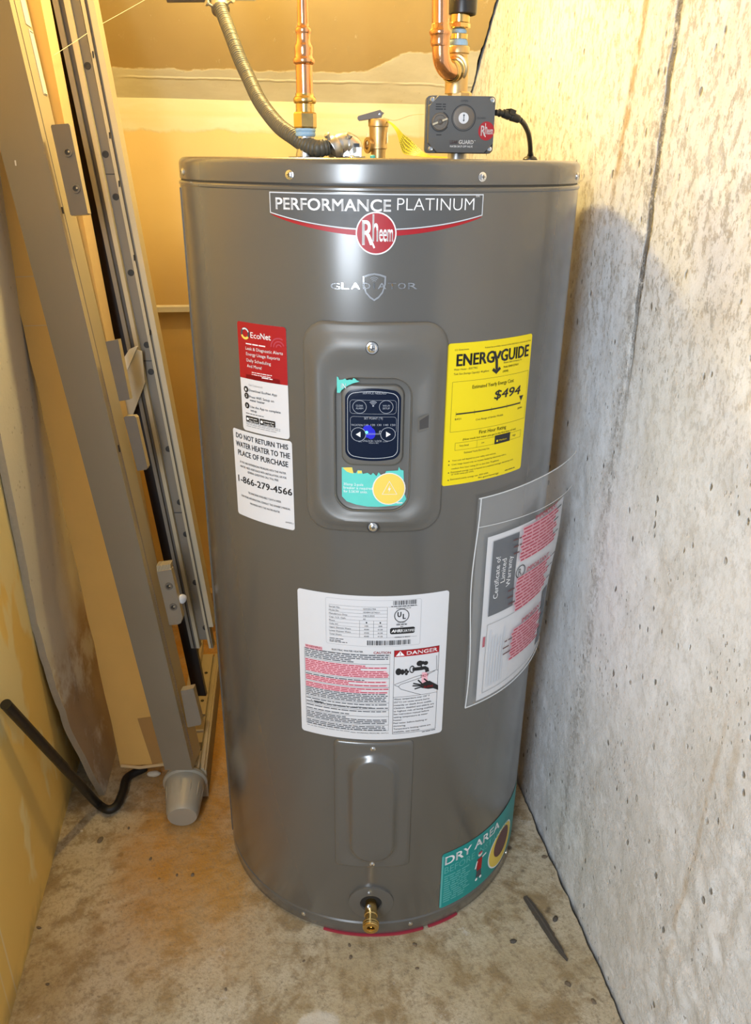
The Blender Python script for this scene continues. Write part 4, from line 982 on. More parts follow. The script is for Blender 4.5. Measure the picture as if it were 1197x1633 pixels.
L.line([(dcx, dcy-.0035), (dcx, dcy+.0035)], .0008, 'ink_slate', .0020, conv=False); L.poly([(dcx-.0014, dcy+.0024), (dcx+.0014, dcy+.0024), (dcx, dcy+.0046)], 'ink_slate', .0020, conv=False); L.poly([(dcx-.0014, dcy-.0024), (dcx+.0014, dcy-.0024), (dcx, dcy-.0046)], 'ink_slate', .0020, conv=False)
L.txt('OPEN', dcx-.0045, dcy+.0185, .009, .0022, 'ink_black', l=.0003); L.txt('CLOSED', dcx+.0175, dcy-.001, .011, .0022, 'ink_black', l=.0003)
kx, ky = onb(701, 194)
L.ring((kx, ky), .0122, .0010, 'ink_black', .0004, 20, 20, 70, conv=False); L.ring((kx, ky), .0122, .0010, 'ink_black', .0004, 20, 190, 330, conv=False)
for k in range(3): L.greek(kx-.006, kx+.007, ky+.0135+k*.0028, .0022, 'ink_black', l=.0003, seed=k)
L.greek(kx-.004, kx+.004, ky-.0165, .0022, 'ink_black', l=.0003, seed=8)
lx, ly = onb(775, 209); L.circ((lx, ly), .0105, 'ink_red', .0004, 36, conv=False, ry=.0112); rheem(L, lx, ly, .44, .0007)
gx1, gy1 = onb(731, 229.5); gx2, _q = onb(754.5, 229.5); gx0, _q = onb(717, 229.5)
L.txt('LEAK', gx0, gy1, gx1-gx0-.001, .0042, 'ink_maroon', l=.0004, bold=.01); L.txt('GUARD', gx1, gy1, gx2-gx1, .0046, 'ink_white', l=.0004, bold=.035); L.txt('TM', gx2+.0006, gy1+.0034, .0018, .0011, 'ink_white', l=.0004)
L.txt('WATER SHUT-OFF VALVE', gx0, gy1-.0042, gx2-gx0-.001, .0024, 'ink_white', l=.0004, bold=.01)
L.build('front_print', BOX)
mb = MB(); T = TB @ Matrix.Translation((kx, ky, .0035))
mb.lathe([(.0105, -.001), (.0105, .002), (.0095, .003), (.0080, .003), (.0078, .0015), (.0035, .0015), (.0032, .004), (.0022, .0045), (.0018, .003), (.0002, .003)], 'bracket_grey', T, 32)
T2 = T @ Matrix.Rotation(.35, 4, 'Z'); mb.box((-.0100, -.0011, .002), (-.003, .0011, .0042), 'frame_light', T2); mb.box((.003, -.0011, .002), (.0100, .0011, .0042), 'frame_light', T2); mb.build('override_knob', BOX, 40)
# black cable from the controller to the lid
CB = thing('sensor_cable', 'black cable curving from the controller box down to the right of the lid', 'cable', tuple(at(845, 252, .0)))
CB.location.z = LT
g0 = at(791, 180, -.10); mb = MB()
mb.tube([at(790, 179.5, -.100), at(803, 181, -.096)], .0038, 'black_plastic', 14); mb.tube([at(795, 180, -.0985), at(797, 180.2, -.098)], .0048, 'black_plastic', 14); mb.build('gland', CB)
mb = MB(); a_, b_ = at(801, 180.5, -.097), at(829, 191, -.085); ax = (b_-a_).normalized(); T = frame_from(a_, ax); ln = (b_-a_).length
mb.lathe([(.003, 0), (.0052, .001), (.0056, ln*.35), (.0045, ln*.38), (.0045, ln*.45), (.0056, ln*.48), (.0050, ln*.9), (.003, ln)], 'black_plastic', T, 14); mb.box((-.0062, .001, ln*.25), (.0062, .0075, ln*.55), 'black_plastic', T); mb.build('plug', CB, 30)
e_ = at(845, 252, .0); mb = MB(); mb.tube(spline([b_, at(836, 199, -.07), at(842.5, 214, -.045), at(845, 232, -.018), Vector((e_.x, e_.y, LT+.006))], 10), .0034, 'black_plastic', 12); mb.build('cord', CB)
mb = MB(); mb.lathe([(.0105, LT-.0005), (.0105, LT+.002), (.0085, LT+.0045), (.0050, LT+.006), (.0035, LT+.011)], 'black_plastic', Matrix.Translation((e_.x, e_.y, 0)), 20); mb.build('grommet', CB)
# relief valve
RX = at(603, 220, .02).x; YR = .02
RV = thing('relief_valve', 'short brass pressure relief valve with a grey lever, centre of the heater top', 'valve', (RX, YR, LT))
k = pxs(at(603, 220, YR))
lathe_v(RX, YR, [(11.5*k, LT-.001), (11.5*k, LT+.002)]+prof(603, [(238, 12), (237, 14.6), (235, 14.6), (232, 13.2), (203, 14.8), (201.5, 16.2), (192, 16.4), (190, 15.2)], YR), 'cast_brass', 'valve_body', RV, angle=40)
mb = MB(); T = frame_from((RX-.008, YR-.003, at(603, 232, YR).z), (-.8, -.45, 0)); mb.lathe([(.008, 0), (.0085, .006), (.0108, .007), (.0108, .0095), (.0085, .010), (.0062, .0098), (.006, .004)], 'cast_brass', T, 24); mb.build('outlet_port', RV)
for dx, yy in ((-17.5, 222), (14.5, 220)): p = at(603+dx, yy, YR); mb = MB(); mb.box((p.x-.0009, YR-.004, p.z-.007), (p.x+.0009, YR-.002, p.z+.007), 'cast_brass'); mb.build('casting_lug', RV)
a_, b_ = at(570, 189.5, YR), at(609, 181, YR); mb = MB(); ax = (b_-a_); n_ = ax.normalized(); up = Vector((0, 1, 0)).cross(n_); up = -up if up.z < 0 else up
pts = []
for i in range(21):
    t = i/20; w = .0030+.0020*t; c_c = a_+ax*t; e = 1 if 0 < i < 20 else .4; pts.append((c_c, w*e))
low_, top_ = [c-up*w for c, w in pts], [c+up*w for c, w in pts]; tip = b_+n_*.0028
mb.extr([p+Vector((0, -.007, 0)) for p in low_+[tip]+top_[::-1]], (0, .014, 0), 'bracket_grey'); mb.build('lever', RV, 30)
mb = MB(); T = frame_from(at(605.5, 182, YR-.0072), (0, -1, 0)); mb.lathe([(.0016, -.001), (.0016, .0006), (.0003, .0007)], 'chrome', T, 12); mb.build('pin', RV)
mb = MB(); mb.tube(spline([at(611, 188, YR), at(630, 192, YR+.01), at(655, 184, YR+.02), at(676, 182, YR+.0)], 8), .0003, 'cast_brass', 6); mb.build('tag_wire', RV)
# yellow tag on the relief valve, curling down to the lid
TG = thing('valve_tag', 'yellow paper tag with black print curling from the brass relief valve to the lid', 'tag', tuple(at(660, 248, -.02)))
ctr = [(610, 190, .4, .5, .012), (619, 194, 1.0, 1.0, .010), (627, 200, 1.6, 1.6, .004), (634, 209, 2.5, 3, -.002), (640, 221, 4, 7, -.006), (646, 231, 6, 11.5, -.012), (655, 238, 7, 9, -.020), (666, 244, 7, 4.5, -.032), (677, 248, 5.5, 2, -.045), (690, 250, 5, 1.2, -.055), (716, 251, 4, 1.0, -.055), (742, 250, 4, .8, -.052)]
sp = spline([Vector((c[0], c[1], 0)) for c in ctr], 5); ws = spline([Vector((c[2], c[3], c[4])) for c in ctr], 5)
vs = []
for c, w in zip(sp, ws):
    a1_ = at(c.x-w.x*.75, c.y+w.y, w.z); a2_ = at(c.x+w.x*.75, c.y-w.y, w.z+.006)
    a1_.z = max(a1_.z, LT+.0012); a2_.z = max(a2_.z, LT+.0022); vs += [a1_, a2_]
mb = MB(); n = len(sp); off = Vector((0, -.0004, .0002))
mb.add(vs+[v-off for v in vs], [(2*i, 2*i+2, 2*i+3, 2*i+1) for i in range(n-1)]+[(2*n+2*i, 2*n+2*i+1, 2*n+2*i+3, 2*n+2*i+2) for i in range(n-1)], 'tag_yellow'); mb.build('tag_strip', TG, 200)
mb = MB(); rd = random.Random(4)
for i in range(20, n-1):
    for q_ in range(5):
        A0, A1, B0, B1 = vs[2*i], vs[2*i+1], vs[2*i+2], vs[2*i+3]; u0, u1 = (q_+.2)/5, (q_+.55+.3*rd.random())/5
        d1, d2 = .1, .55
        g_ = lambda s_, t_: (A0.lerp(B0, s_)).lerp(A1.lerp(B1, s_), t_)+Vector((0, -.0016, .0004))
        if i < 44: mb.add([g_(d1, u0), g_(d2, u0), g_(d2, u1), g_(d1, u1)], [(0, 1, 2, 3)], 'ink_black')
mb.build('tag_print', TG, 200)
# flexible conduit with clamp connector
CN = thing('power_conduit', 'grey ribbed metal conduit sweeping down from upper left to the heater lid', 'conduit', tuple(at(560, 248, -.05)))
CN.location.z = LT
base = [at(350, 9, .26), at(359, 33, .235), at(371, 64, .20), at(383, 96, .165), at(396, 124, .13), at(411, 156, .085), at(427, 180, .045), at(447, 203, .0), at(468, 223, -.035), at(487, 236, -.055), at(506, 242, -.065), at(524, 239, -.062)]
for q_ in base[-4:]: q_.z += .004
pth = spline(base, 22); mb = MB(); acc = 0; rr = []
for i, p in enumerate(pth):
    if i: acc += (p-pth[i-1]).length
    rr.append(.0104+.0007*math.sin(acc/.0042*2*math.pi))
rs = []; dense = []
for i in range(len(pth)-1):
    for k in range(3): dense.append(pth[i].lerp(pth[i+1], k/3))
acc = 0
for i, p in enumerate(dense):
    if i: acc += (p-dense[i-1]).length
    t = (acc/.0050) % 1.0; rs.append(.0096+.0014*abs(math.sin(math.pi*t))**.5)
mb.tube(dense, rs, 'conduit_grey', 22); mb.build('flexible_hose', CN, 60)
mb = MB(); c0 = at(530, 237, -.060)
mb.tube(spline([c0, at(540, 231, -.055), at(551, 229, -.050), at(560, 234, -.047), at(563, 243, -.046)], 6), [.0125]*6+[.0135]*6+[.0145]*6+[.0148]*7, 'zinc', 20)
b0 = at(562, 240, -.046); mb.box((b0.x-.0125, -.06, LT+.002), (b0.x+.0125, -.032, b0.z+.004), 'zinc'); mb.lathe([(.0175, LT), (.0175, LT+.003), (.014, LT+.0032)], 'zinc', Matrix.Translation((b0.x, -.046, 0)), 12)
mb.build('elbow_connector', CN, 35)
for q_, w_ in (((527, 224), 0), ((526, 232), 1), ((553, 224), 2)):
    mb = MB(); p = at(q_[0], q_[1], -.066+.004*w_); mb.lathe([(.0024, 0), (.0024, .006), (.0042, .0065), (.0042, .010), (.002, .0105)], 'zinc', frame_from(p, (-.5 if w_ < 2 else .4, -.4, .7)), 10); mb.build('clamp_screw', CN)
mb = MB(); p = at(530, 230, -.062); mb.lathe([(.0146, -.006), (.0152, -.005), (.0152, .005), (.0146, .006)], 'zinc', frame_from(at(531, 236, -.060), (at(540, 231, -.055)-c0)), 22, cap=False); mb.build('strap', CN)
mb = MB(); p = at(561, 248, -.07); mb.lathe([(.0055, LT), (.0055, LT+.002), (.003, LT+.0035), (.0002, LT+.004)], 'chrome', Matrix.Translation((p.x, -.075, 0)), 14); mb.build('screw', CN)
mb = MB(); p = at(569, 229, -.05); mb.box((p.x-.0035, -.0625, p.z-.0045), (p.x+.0035, -.058, p.z), 'ink_black'); mb.build('slot', CN)
# upper connector and strap at the top of the frame
u0 = at(350, 3, .27)
mb = MB(); mb.lathe([(.0125, -.006), (.0150, -.005), (.0150, .004), (.0138, .005), (.0138, .018), (.011, .02)], 'zinc', frame_from(at(351, 12, .262), (at(345, -20, .29)-at(351, 12, .262))), 20); mb.build('upper_connector', CN, 30)
for q_ in ((335, 8), (366, 3)):
    mb = MB(); p = at(q_[0], q_[1], .25); mb.lathe([(.0022, -.006), (.0022, .004), (.0048, .0045), (.0048, .008)], 'zinc', frame_from(p, (-.6 if q_[0] < 350 else .6, -.5, .3)), 10); mb.build('clamp_screw', CN)
JB = MB(); a_, b_ = at(266, -5, .30), at(345, -6, .30); JB.tube([a_, b_], .0085, 'bracket_grey', 18); JB.box((b_.x-.012, .28, b_.z), (b_.x+.06, .34, b_.z+.05), 'zinc')
o = JB.build('junction_box'); tag(o, 'grey junction box and pipe stub at the top edge above the conduit', 'electrical box')
# small bits on the lid
mb = MB(); p = at(594, 248, -.08); mb.lathe([(.0035, 0), (.0035, .0035), (.002, .0045)], 'torn_teal', Matrix.Translation((p.x, -.08, LT)), 10); mb.build('plug_cap', WH)

# ================================================================== leaning things on the left
N_ = (0, 1, -.12)
def LP(x, y, c=0.0): return pl(x, y, N_, c)
FR = thing('folded_frame', 'grey metal frame of folded rails with hinge brackets leaning left of the heater', 'metal frame', (-.38, .03, 0))
BK = Vector((0, 1, -.12)).normalized()
def lineX(y, P):         # x on a pixel polyline at row y (extrapolated)
    P = sorted(P, key=lambda p: p[1])
    if y <= P[0][1]: a, b = P[0], P[1]
    elif y >= P[-1][1]: a, b = P[-2], P[-1]
    else: a, b = next((a, b) for a, b in zip(P, P[1:]) if a[1] <= y <= b[1])
    return a[0]+(b[0]-a[0])*(y-a[1])/(b[1]-a[1])
PL_ = [(-14, 170), (43, 400), (108, 650), (167, 850), (215, 1030), (264, 1225)]
PR_ = [(14, 0), (110, 400), (171, 650), (222, 850), (264, 1030), (307, 1225)]
def slab(Lp, Rp, c, y0, y1, thick, mat, side=None, n=1, mb=None):
    """prism between two straight pixel edges on the lean plane c, with real thickness behind"""
    mb = mb or MB(); a, b = LP(lineX(y0, Lp), y0, c), LP(lineX(y0, Rp), y0, c); d, e = LP(lineX(y1, Lp), y1, c), LP(lineX(y1, Rp), y1, c)
    mb.extr([a, b, e, d], BK*thick, mat, side); return mb
def st(P): return [P[0], P[-1]]
EL = [(-58, 0), (264, 1225)]; ER = [(14, 0), (307, 1225)]
# post: straight box tube with edges through the fitted ends
pa, pb, pc_, pd = LP(-14, 170), LP(54, 170), LP(307, 1225), LP(264, 1225)
def tube4(a0, a1, b0, b1, up, thick, mat, side):      # a: top left/right, b: bottom left/right, extended by up
    va, vb = (a0-b0), (a1-b1); t0, t1 = b0+va*up, b1+vb*up
    return MB().extr([t0, t1, b1, b0], BK*thick, mat, side)
post = tube4(LP(43, 400), LP(110, 400), LP(263, 1228), LP(307, 1228), 1.47, .074, 'frame_grey', 'frame_light').build('upright_post', FR, 20)  # light on the side faces put into a paler copy of the grey
# groove and label on the side of the post
def side_strip(name, y0, y1, d0, d1, mat, lift=.0008, parent=FR, label=None):
    T0, T1, B0 = LP(110, 400), LP(307, 1228), None
    def pt(y, d): p = LP(lineX(y, [(110, 400), (307, 1228)]), y); return p+BK*d+Vector((lift, 0, 0))
    mb = MB(); a, b, c, d = pt(y0, d0), pt(y0, d1), pt(y1, d1), pt(y1, d0); mb.extr([a, b, c, d], (-.0008, 0, 0), mat); return mb.build(name, parent, 20, label)
side_strip('groove', -80, 1215, .018, .0195, 'rail_web', .0010)
side_strip('label_strip', 30, 139, .052, .068, 'paper_white', .0013, label='narrow white label on the post side'); side_strip('label_strip', -60, 24, .046, .066, 'paper_white', .0013)
for y_ in (33, 137): side_strip('label_mark', y_, y_+1, .054, .066, 'ink_black', .0018)
for y_ in (329, 712): side_strip('screw_hole', y_, y_+11, .010, .014, 'ink_black', .0014)
mb = MB(); p = LP(25, 260); mb.box((p.x-.001, p.y-.0012, p.z-.004), (p.x+.001, p.y, p.z+.004), 'paper_white'); mb.build('chip', FR)
# hinge brackets
def bracket(pts, c, th=.012, screws=(), mat='bracket_grey', rim='frame_light'):
    o = thing_part = MB(); P = [LP(x, y, c) for x, y in pts]; o.extr(P, BK*th, mat, rim); ob = o.build('hinge_bracket', FR, 20)
    for x, y in screws:
        p = LP(x, y, c-.0005); mb = MB(); T = frame_from(p, -BK)
        mb.lathe([(.0075, -.001), (.0070, .0014), (.0045, .0016), (.0040, -.0005), (.0002, -.0006)], 'bracket_grey', T, 16); mb.lathe([(.0036, .0002), (.0002, .0003)], 'ink_black', T, 12, cap=False); mb.lathe([(.0016, .0012), (.0002, .0013)], 'frame_light', frame_from(p+Vector((.002, 0, .001)), -BK), 8, cap=False); mb.build('screw', ob, 30)
    return ob
bracket([(81, 202), (82, 199), (109, 197), (111, 200), (140, 340), (137, 342), (114, 344), (112, 342)], -.004, .016, ((108, 243), (121, 301)))
bracket([(168, 545), (188, 541), (207, 637), (190, 640)], .004, .016)
bracket([(197, 666), (200, 664), (214, 663), (217, 666), (235, 745), (233, 749), (219, 751)], .006, .016)
bracket([(250, 912), (273, 908), (291, 985), (288, 994), (283, 996), (270, 997)], .006, .016, ((269, 935), (276, 968)), 'rail_web')
bracket([(288, 1102), (308, 1098), (321, 1151), (320, 1156), (299, 1160)], .006, .018, (), 'rail_web')
mb = MB()
for i in range(9):
    a = LP(251+i*2.5, 911-i*.3, .008)+BK*.001; mb.box((a.x-.0011, a.y, a.z-.001), (a.x+.0011, a.y+.018, a.z+.011), 'frame_light')
mb.build('bracket_comb', FR, 20)
mb = MB(); T = frame_from(LP(290.5, 955, .02), (.8, -.6, .1)); mb.lathe([(.009, -.002), (.009, .002), (.0075, .003), (.0002, .003)], 'ink_white', T, 20); mb.build('white_cap', FR)
# second rail: channel with flanges
C2 = .13
def rail(xa, ya, xb, yb, w0, w1, y0, y1, c, th, mat, side=None, name='rail', par=None):
    Lp, Rp = [(xa[0], ya), (xb[0], yb)], [(xa[1], ya), (xb[1], yb)]
    return slab(Lp, Rp, c, y0, y1, th, mat, side).build(name, par or FR, 20)
def rl(name, l0, r0, l1, r1, c, th, mat, side=None, y0=-140, y1=1034):      # px at rows 0 and 900
    return slab([(l0, 0), (l1, 900)], [(r0, 0), (r1, 900)], c, y0, y1, th, mat, side).build(name, GR, 20)
GR = mb = slab([(101, 0), (287, 900)], [(127, 0), (308, 900)], C2+.010, -140, 1020, .022, 'rail_web').build('guide_rail', FR, 20)
rl('side_channel', 83, 91.5, 276, 281, C2-.004, .05, 'rail_web', 'bracket_grey')
rl('rail_back', 91, 101, 280, 287, C2+.004, .03, 'bracket_grey')
rl('left_flange', 101, 109, 286, 291.5, C2-.002, .02, 'frame_light')
rl('right_flange', 128, 134, 306.5, 310.5, C2+.001, .02, 'frame_light')
rl('slot_lip', 134.5, 140, 310.5, 314, C2+.008, .02, 'rail_web')
rl('outer_flange', 139, 149, 313.5, 321, C2-.001, .030, 'frame_light', y1=1000)
for x, y in ((140, 105), (168.5, 246), (185, 314), (209, 435), (234.5, 550), (241, 593), (269, 716), (287, 801), (297, 852), (312, 929), (328, 1001)):
    p = LP(x-.5, y, C2+.0098); mb = MB(); T = frame_from(p, -BK); mb.lathe([(.0062, -.001), (.0058, .0008), (.0030, .0009), (.0028, .0004), (.0002, .0003)], 'seam_dark', T, 14); mb.build('screw', GR, 30)
for x, y in ((148.5, 87), (175, 216), (190, 293), (214, 411), (239, 530)):
    p = LP(x, y, C2-.0002); mb = MB(); mb.box((p.x-.0009, p.y-.0012, p.z-.005), (p.x+.0009, p.y+.001, p.z+.005), 'ink_black'); mb.build('slot_hole', GR)
for y_ in (277, 575, 817): 
    mb = slab([(109, 0), (291.5, 900)], [(127, 0), (306.5, 900)], C2+.0092, y_, y_+1.2, .001, 'seam_dark'); mb.build('joint', GR)
slab([(64, 0), (262, 900)], [(92, 0), (284, 900)], .172, -140, 1110, .012, 'black_plastic').build('gap_shade_strip', FR, 20)  # black strip added for the deep shade between carton and guide rail
# diagonal cross plate
mb = MB(); P = [LP(x, y, .118) for x, y in ((196, 590), (205, 566), (213, 556), (226, 560), (231, 611), (212, 661), (196, 664))]; mb.extr(P, BK*.004, 'frame_light'); mb.build('cross_plate', FR, 20)
mb = MB(); P = [LP(x, y, .116) for x, y in ((196, 573), (206, 557), (217, 552), (219, 553), (203, 590))]; mb.extr(P, BK*.004, 'white_trim'); mb.build('cross_flange', FR, 20)
# base rail lying on the floor, running back
A0, A1 = Vector((-.3445, .042, 0)), Vector((-.394, .46, 0)); dr = (A1-A0).normalized(); nr = Vector((-dr.y, dr.x, 0)); 
if nr.x > 0: nr = -nr
hB, wB = .080, .068; ln = (A1-A0).length
TBR = Matrix(((nr.x, dr.x, 0, A0.x), (nr.y, dr.y, 0, A0.y), (0, 0, 1, 0), (0, 0, 0, 1)))
mb = MB(); mb.extr([TBR @ Vector(p) for p in ((0, 0, .004), (0, 0, hB-.006), (.004, 0, hB-.006), (.004, 0, hB), (.010, 0, hB), (.010, 0, hB-.008), (.014, 0, hB-.008), (.014, 0, hB), (wB, 0, hB), (wB, 0, .004))], dr*ln, 'frame_light', 'frame_light')
BR_ = mb.build('base_rail', FR, 20)
mb = MB(); mb.box((-.0008, .004, .010), (.0, ln, hB-.012), 'frame_grey', TBR); mb.build('side_web', BR_)
mb = MB(); mb.box((.0145, .17, hB), (.034, ln-.01, hB+.006), 'frame_light', TBR); mb.build('track', BR_, 20)
for yy in (.22, .33): 
    mb = MB(); mb.lathe([(.0040, 0), (.0040, .0008), (.0002, .0008)], 'seam_dark', TBR @ Matrix.Translation((.025, yy, hB+.006)), 12); mb.build('screw', BR_)
mb = MB(); mb.box((.040, .20, hB), (.046, ln+.02, hB+.030), 'frame_light', TBR); mb.box((.049, .20, hB), (.060, ln+.02, hB+.034), 'frame_light', TBR); mb.build('side_track', BR_, 20)
mb = MB(); mb.box((.014, .055, hB), (.060, .078, hB+.003), 'bracket_grey', TBR); mb.build('cross_strip', BR_); mb = MB(); mb.box((.014, .115, hB), (.060, .120, hB+.004), 'paper_white', TBR); mb.build('cross_strip', BR_)
# adjustable foot: ribbed cone pointing at the viewer
kf = at(291, 1309, -.046); kb = at(297, 1238, .055); kb.z = .052; kf.z = .0325; kf.x = at(291, 1306, -.046).x
ax = kf-kb; ln2 = ax.length; T = frame_from(kb, ax)
mb = MB(); mb.lathe([(.012, -.024), (.026, -.021), (.036, -.012), (.0395, .000), (.0395, .006), (.0375, .008), (.0375, .011), (.0435, .014), (.0455, .018), (.0450, .023), (.0405, .026), (.0325, ln2-.012), (.0300, ln2-.003), (.0280, ln2), (.0002, ln2)], 'knob_grey', T, 56)
KN = mb.build('foot_knob', FR, 24)
for k in range(12):
    t = k*math.pi/6+.1; mb = MB(); P = []
    for i in range(9):
        u_ = i/8; zz_ = .030+(ln2-.052)*u_; r_ = .0388-.0058*u_*1.25; P.append(T @ Vector((r_*math.cos(t), r_*math.sin(t), zz_)))
    mb.tube(P, [.0004+.0026*math.sin(math.pi*i/8) for i in range(9)], 'knob_grey', 8); mb.build('grip', KN)

# flat cardboard carton between plaster board and frame
CL = [(10, 400), (67, 651), (117, 883), (150, 1037), (192, 1221)]
mb = MB(); c = .078
a0, b0 = LP(10, 400, c), LP(192, 1221, c); a1, b1 = LP(142, 400, c), LP(300, 1217, c)
ta, tb = b0+(a0-b0)*1.42, b1+(a1-b1)*1.42
def edge(a, b, n, amp, sd):
    return [a.lerp(b, i/n)+Vector((nz(i*.9, sd)*amp, 0, 0)) for i in range(n+1)]
pts = edge(b0, ta, 26, .0035, 2.2)+[tb, b1]
mb.extr(pts, BK*.046, 'cardboard', 'cardboard_edge')
o = mb.build('cardboard_carton', None, 25); tag(o, 'flat brown cardboard carton leaning behind the grey metal frame', 'cardboard')
for y0_, y1_ in ((441, 439), (519, 517)):
    mb = MB(); P = [LP(lineX(y0_, CL)+2, y0_, c-.0006), LP(lineX(y1_, [(70, 440), (100, 520)])+8, y1_, c-.0006), LP(lineX(y1_, [(70, 440), (100, 520)])+8, y1_+1.5, c-.0006), LP(lineX(y0_, CL)+2, y0_+1.5, c-.0006)]; mb.extr(P, BK*.0006, 'cardboard_edge'); mb.build('crease', o)
mb = MB(); mb.tube([LP(193, 1221, c-.003), LP(222, 1224, c-.005), LP(262, 1219, c-.003), LP(298, 1217, c-.002)], .0035, 'cardboard_edge', 8); mb.build('folded_edge', o)
mb = MB(); P = [LP(x, y, c-.0006) for x, y in ((219, 1146), (240, 1143), (262, 1215), (243, 1219))]; mb.extr(P, BK*.0006, 'tape_brown'); mb.build('tape_patch', o)
# thick plaster board offcut leaning along the left wall
prof_px = [(0, 690, -.015), (36, 868, -.005), (60, 994, .003), (90, 1097, .012), (117, 1171, .026), (167, 1266, .046)]
fp = [at(x, y, Y) for x, y, Y in prof_px]; fp[-1].z = .0005
top = fp[0]+(fp[0]-fp[1])*2.2; top.x = fp[0].x-.004; fp = [top]+fp
fine_ = []
for a, b in zip(fp, fp[1:]):
    for k in range(6): q_ = a.lerp(b, k/6); fine_.append(q_+Vector((nz(q_.z*40, 5)*.0025, nz(q_.z*55, 8)*.003, 0)))
fine_.append(fp[-1])
mb = MB(); dB = Vector((-.12, 1, 0)).normalized()*.52; tk = Vector((-.0125, -.002, 0))
n = len(fine_); A_ = fine_; B_ = [p+dB for p in fine_]; C_ = [p+tk for p in fine_]; D_ = [p+dB+tk for p in fine_]
mb.add(A_+B_, [(i, i+1, n+i+1, n+i) for i in range(n-1)], 'plaster_face'); mb.add(C_+D_, [(i, n+i, n+i+1, i+1) for i in range(n-1)], 'gypsum_core')
mb.add(A_+C_, [(i, n+i, n+i+1, i+1) for i in range(n-1)], 'gypsum_core'); mb.add(B_+D_, [(i, i+1, n+i+1, n+i) for i in range(n-1)], 'gypsum_core')
mb.add([A_[0], B_[0], D_[0], C_[0]], [(0, 1, 2, 3)], 'gypsum_core'); mb.add([A_[-1], B_[-1], D_[-1], C_[-1]], [(0, 3, 2, 1)], 'gypsum_core')
o = mb.build('plaster_board', None, 40); tag(o, 'off-white pitted plaster board offcut with a broken edge, leaning against the left wall', 'plaster board')
# black hose
mb = MB(); hz = [at(8, 1122, -.268), at(60, 1180, -.20), at(115, 1240, -.10), flo(155, 1281, .016), flo(172, 1291, .0112), flo(186, 1284, .0112), flo(196, 1262, .0112), flo(203, 1240, .0112), flo(232, 1224, .0112)]
hz[0] = pl(9, 1123, tuple(E1), UL+.014); mp = [pl(60, 1180, tuple(E1), UL+.03), pl(110, 1236, tuple(E1), UL+.050)]
hz[1], hz[2] = hz[0].lerp(hz[3], .42), hz[0].lerp(hz[3], .80)
mb.tube(spline(hz, 10), [.0078]*12+[.0086]*12+[.0094]*200 if False else .0088, 'black_rubber', 18); o = mb.build('black_hose'); tag(o, 'black rubber hose end leaning on the left wall and bending along the floor', 'hose')
mb = MB(); mb.tube(spline([at(86, 88, .20), at(120, 66, .26), at(156, 42, .34), at(195, 20, .42), at(234, -2, .50)], 6), .0004, 'chalk', 6); o = mb.build('cobweb_strand'); tag(o, 'thin pale thread stretched from the frame top across the sloped ceiling', 'thread')
# ------------------------------------------------------------------ floor debris
mb = MB(); a, b = flo(837, 1432), flo(905, 1533); dv = (b-a); nn = Vector((-dv.y, dv.x, 0)).normalized(); P = []
for t, w in ((0, .004), (.12, .0065), (.45, .0075), (.8, .0055), (1, .0012)): P.append((a+dv*t, w))
Q_ = []
for k in range(25):
    t = k/24; ws_ = [w for _, w in P]; ts_ = (0, .12, .45, .8, 1); q_ = max(i for i in range(4) if ts_[i] <= t); w = ws_[q_]+(ws_[q_+1]-ws_[q_])*(t-ts_[q_])/(ts_[q_+1]-ts_[q_]); Q_.append((a+dv*t+nn*.0012*math.sin(t*5), w, t))
lo = [p-nn*(w+nz(t*14, 3)*.0022) for p, w, t in Q_]+[p+nn*(w*.8+nz(t*17, 9)*.0020) for p, w, t in Q_[::-1]]
mb.extr([p+Vector((0, 0, .0008)) for p in lo], (0, 0, .0045), 'splinter')
ridge = [p+Vector((0, 0, .0048)) for p, w, t in Q_[1:-2]]; mb.tube(ridge, [w*.35 for p, w, t in Q_[1:-2]], 'splinter', 6)
o = mb.build('splinter', None, 30); tag(o, 'long dark grey splinter on the floor right of the heater', 'splinter')
mb = MB(); pb_ = flo(246, 1238); T = Matrix.Translation((pb_.x, pb_.y, .007)) @ Matrix.Rotation(.15, 4, 'Z') @ Matrix.Diagonal((.015, .007, .0065, 1))
def blob(mb, T, mat, seed=0, amp=.18, n=8, m_=6):
    vs = []; 
    for i in range(1, m_):
        for j in range(n):
            th, p_ = math.pi*i/m_, 2*math.pi*j/n; d = Vector((math.sin(th)*math.cos(p_), math.sin(th)*math.sin(p_), math.cos(th))); vs.append(d*(1+amp*nz(d.x*2+seed, d.y*2+seed, d.z*2)))
    vs += [Vector((0, 0, 1)), Vector((0, 0, -1))]; N1 = len(vs)
    fs = [(i*n+j, i*n+(j+1) % n, (i+1)*n+(j+1) % n, (i+1)*n+j) for i in range(m_-2) for j in range(n)]+[(N1-2, (j+1) % n, j) for j in range(n)]+[((m_-2)*n+j, (m_-2)*n+(j+1) % n, N1-1) for j in range(n)]
    mb.add(vs, fs, mat, T)
blob(mb, T, 'chalk', 3, n=12, m_=8); o = mb.build('chalk_stub', None, 60); tag(o, 'small pale chalky lump on the floor under the cardboard', 'rubble')
wb_ = at(339, 949, .70); mb = MB(); mb.box((wb_.x-.010, .69, .0), (wb_.x+.012, .72, wb_.z+.012), 'wood'); o = mb.build('wood_block', None, 20); tag(o, 'small pale wood block standing far back left of the heater', 'wood block')
rd = random.Random(11)
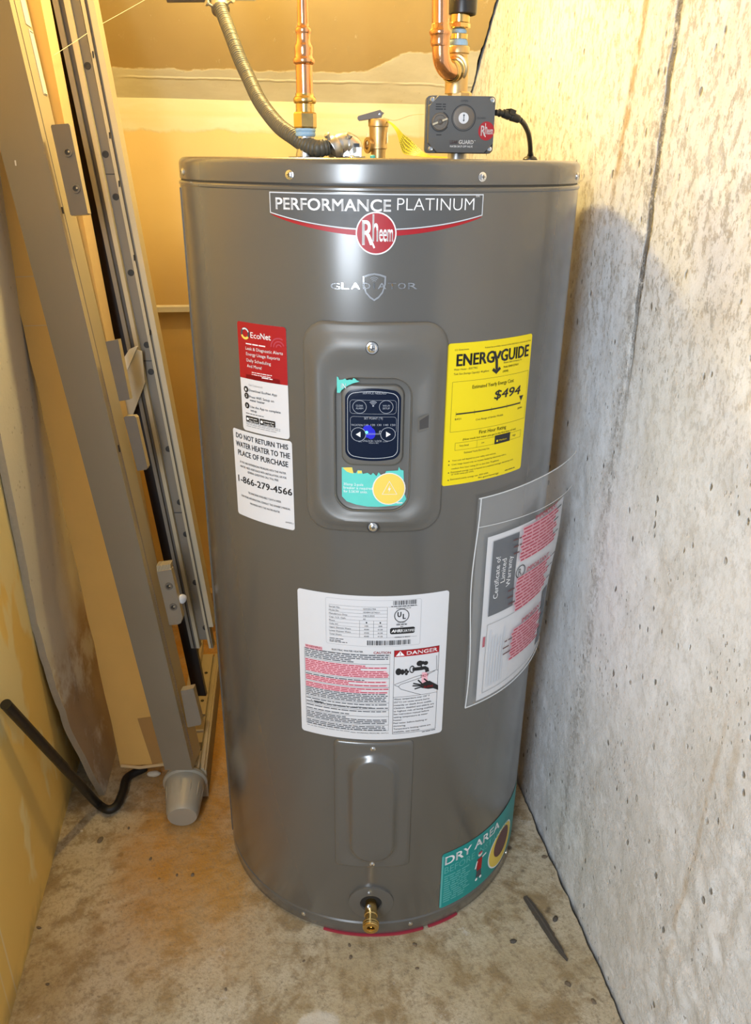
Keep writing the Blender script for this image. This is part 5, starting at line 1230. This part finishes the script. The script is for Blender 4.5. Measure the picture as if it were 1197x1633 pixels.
for i, (x, y, s_, mt, lb) in enumerate(((160, 1340, 5, 'grit', 'largest dark crumb on the floor in front of the hose bend'), (205, 1321, 2.4, 'grit', 'brown crumb on the floor halfway between hose and foot knob'), (130, 1325, 2.2, 'chalk', 'pale speck on the floor left of the large dark crumb'),
    (240, 1370, 3, 'grit', 'brown crumb on the floor below the foot knob shadow'), (307, 1396, 3, 'grit', 'right one of two crumbs below the foot knob'), (282, 1396, 2.4, 'grit', 'left one of two crumbs below the foot knob'), (484, 1533, 2.2, 'grit', 'small crumb on the floor left of the pale paint patch'),
    (559, 1527, 3.4, 'grit', 'dark crumb on the floor just below the drain valve'), (557, 1508, 3, 'grit', 'round brown crumb under the left side of the drain valve'), (661, 1507, 3.6, 'grit', 'round dark crumb on the floor right of the drain valve'), (665, 1545, 3, 'grit', 'crumb on the floor farther in front of the drain valve, right'),
    (885, 1466, 5, 'splinter', 'black chip on the floor right of the dark splinter'), (818, 1502, 5, 'splinter', 'black chip on the floor left of the dark splinter'), (905, 1570, 5, 'grit', 'brown crumb just below the tip of the dark splinter'), (946, 1598, 4.5, 'grit', 'brown crumb at bottom right beside the concrete wall'),
    (868, 1367, 4, 'grit', 'dark crumb against the foot of the concrete wall right of the teal sticker'), (76, 1570, 3, 'grit', 'dark crumb at the bottom left of the floor'), (62, 1480, 3.5, 'grit', 'dark crumb at the foot of the left drywall'), (360, 1578, 2.5, 'grit', 'small crumb at the bottom, centre left of the floor'),
    (104, 1290, 2, 'chalk', 'tiny pale speck in the corner where the left wall meets the floor'), (157, 1287, 1.6, 'chalk', 'tiny pale speck touching the bend of the black hose'))):
    p = flo(x, y); k = s_*pxs(p); mb = MB(); T = Matrix.Translation((p.x, p.y, k*.28)) @ Matrix.Rotation(rd.random()*3, 4, 'Z') @ Matrix.Diagonal((k*1.25, k*.8, k*.45, 1)); blob(mb, T, mt, i*3.1, .35, 7, 5)
    o = mb.build('crumb', None, 60); tag(o, lb, 'debris', 'crumbs of grit scattered on the floor')
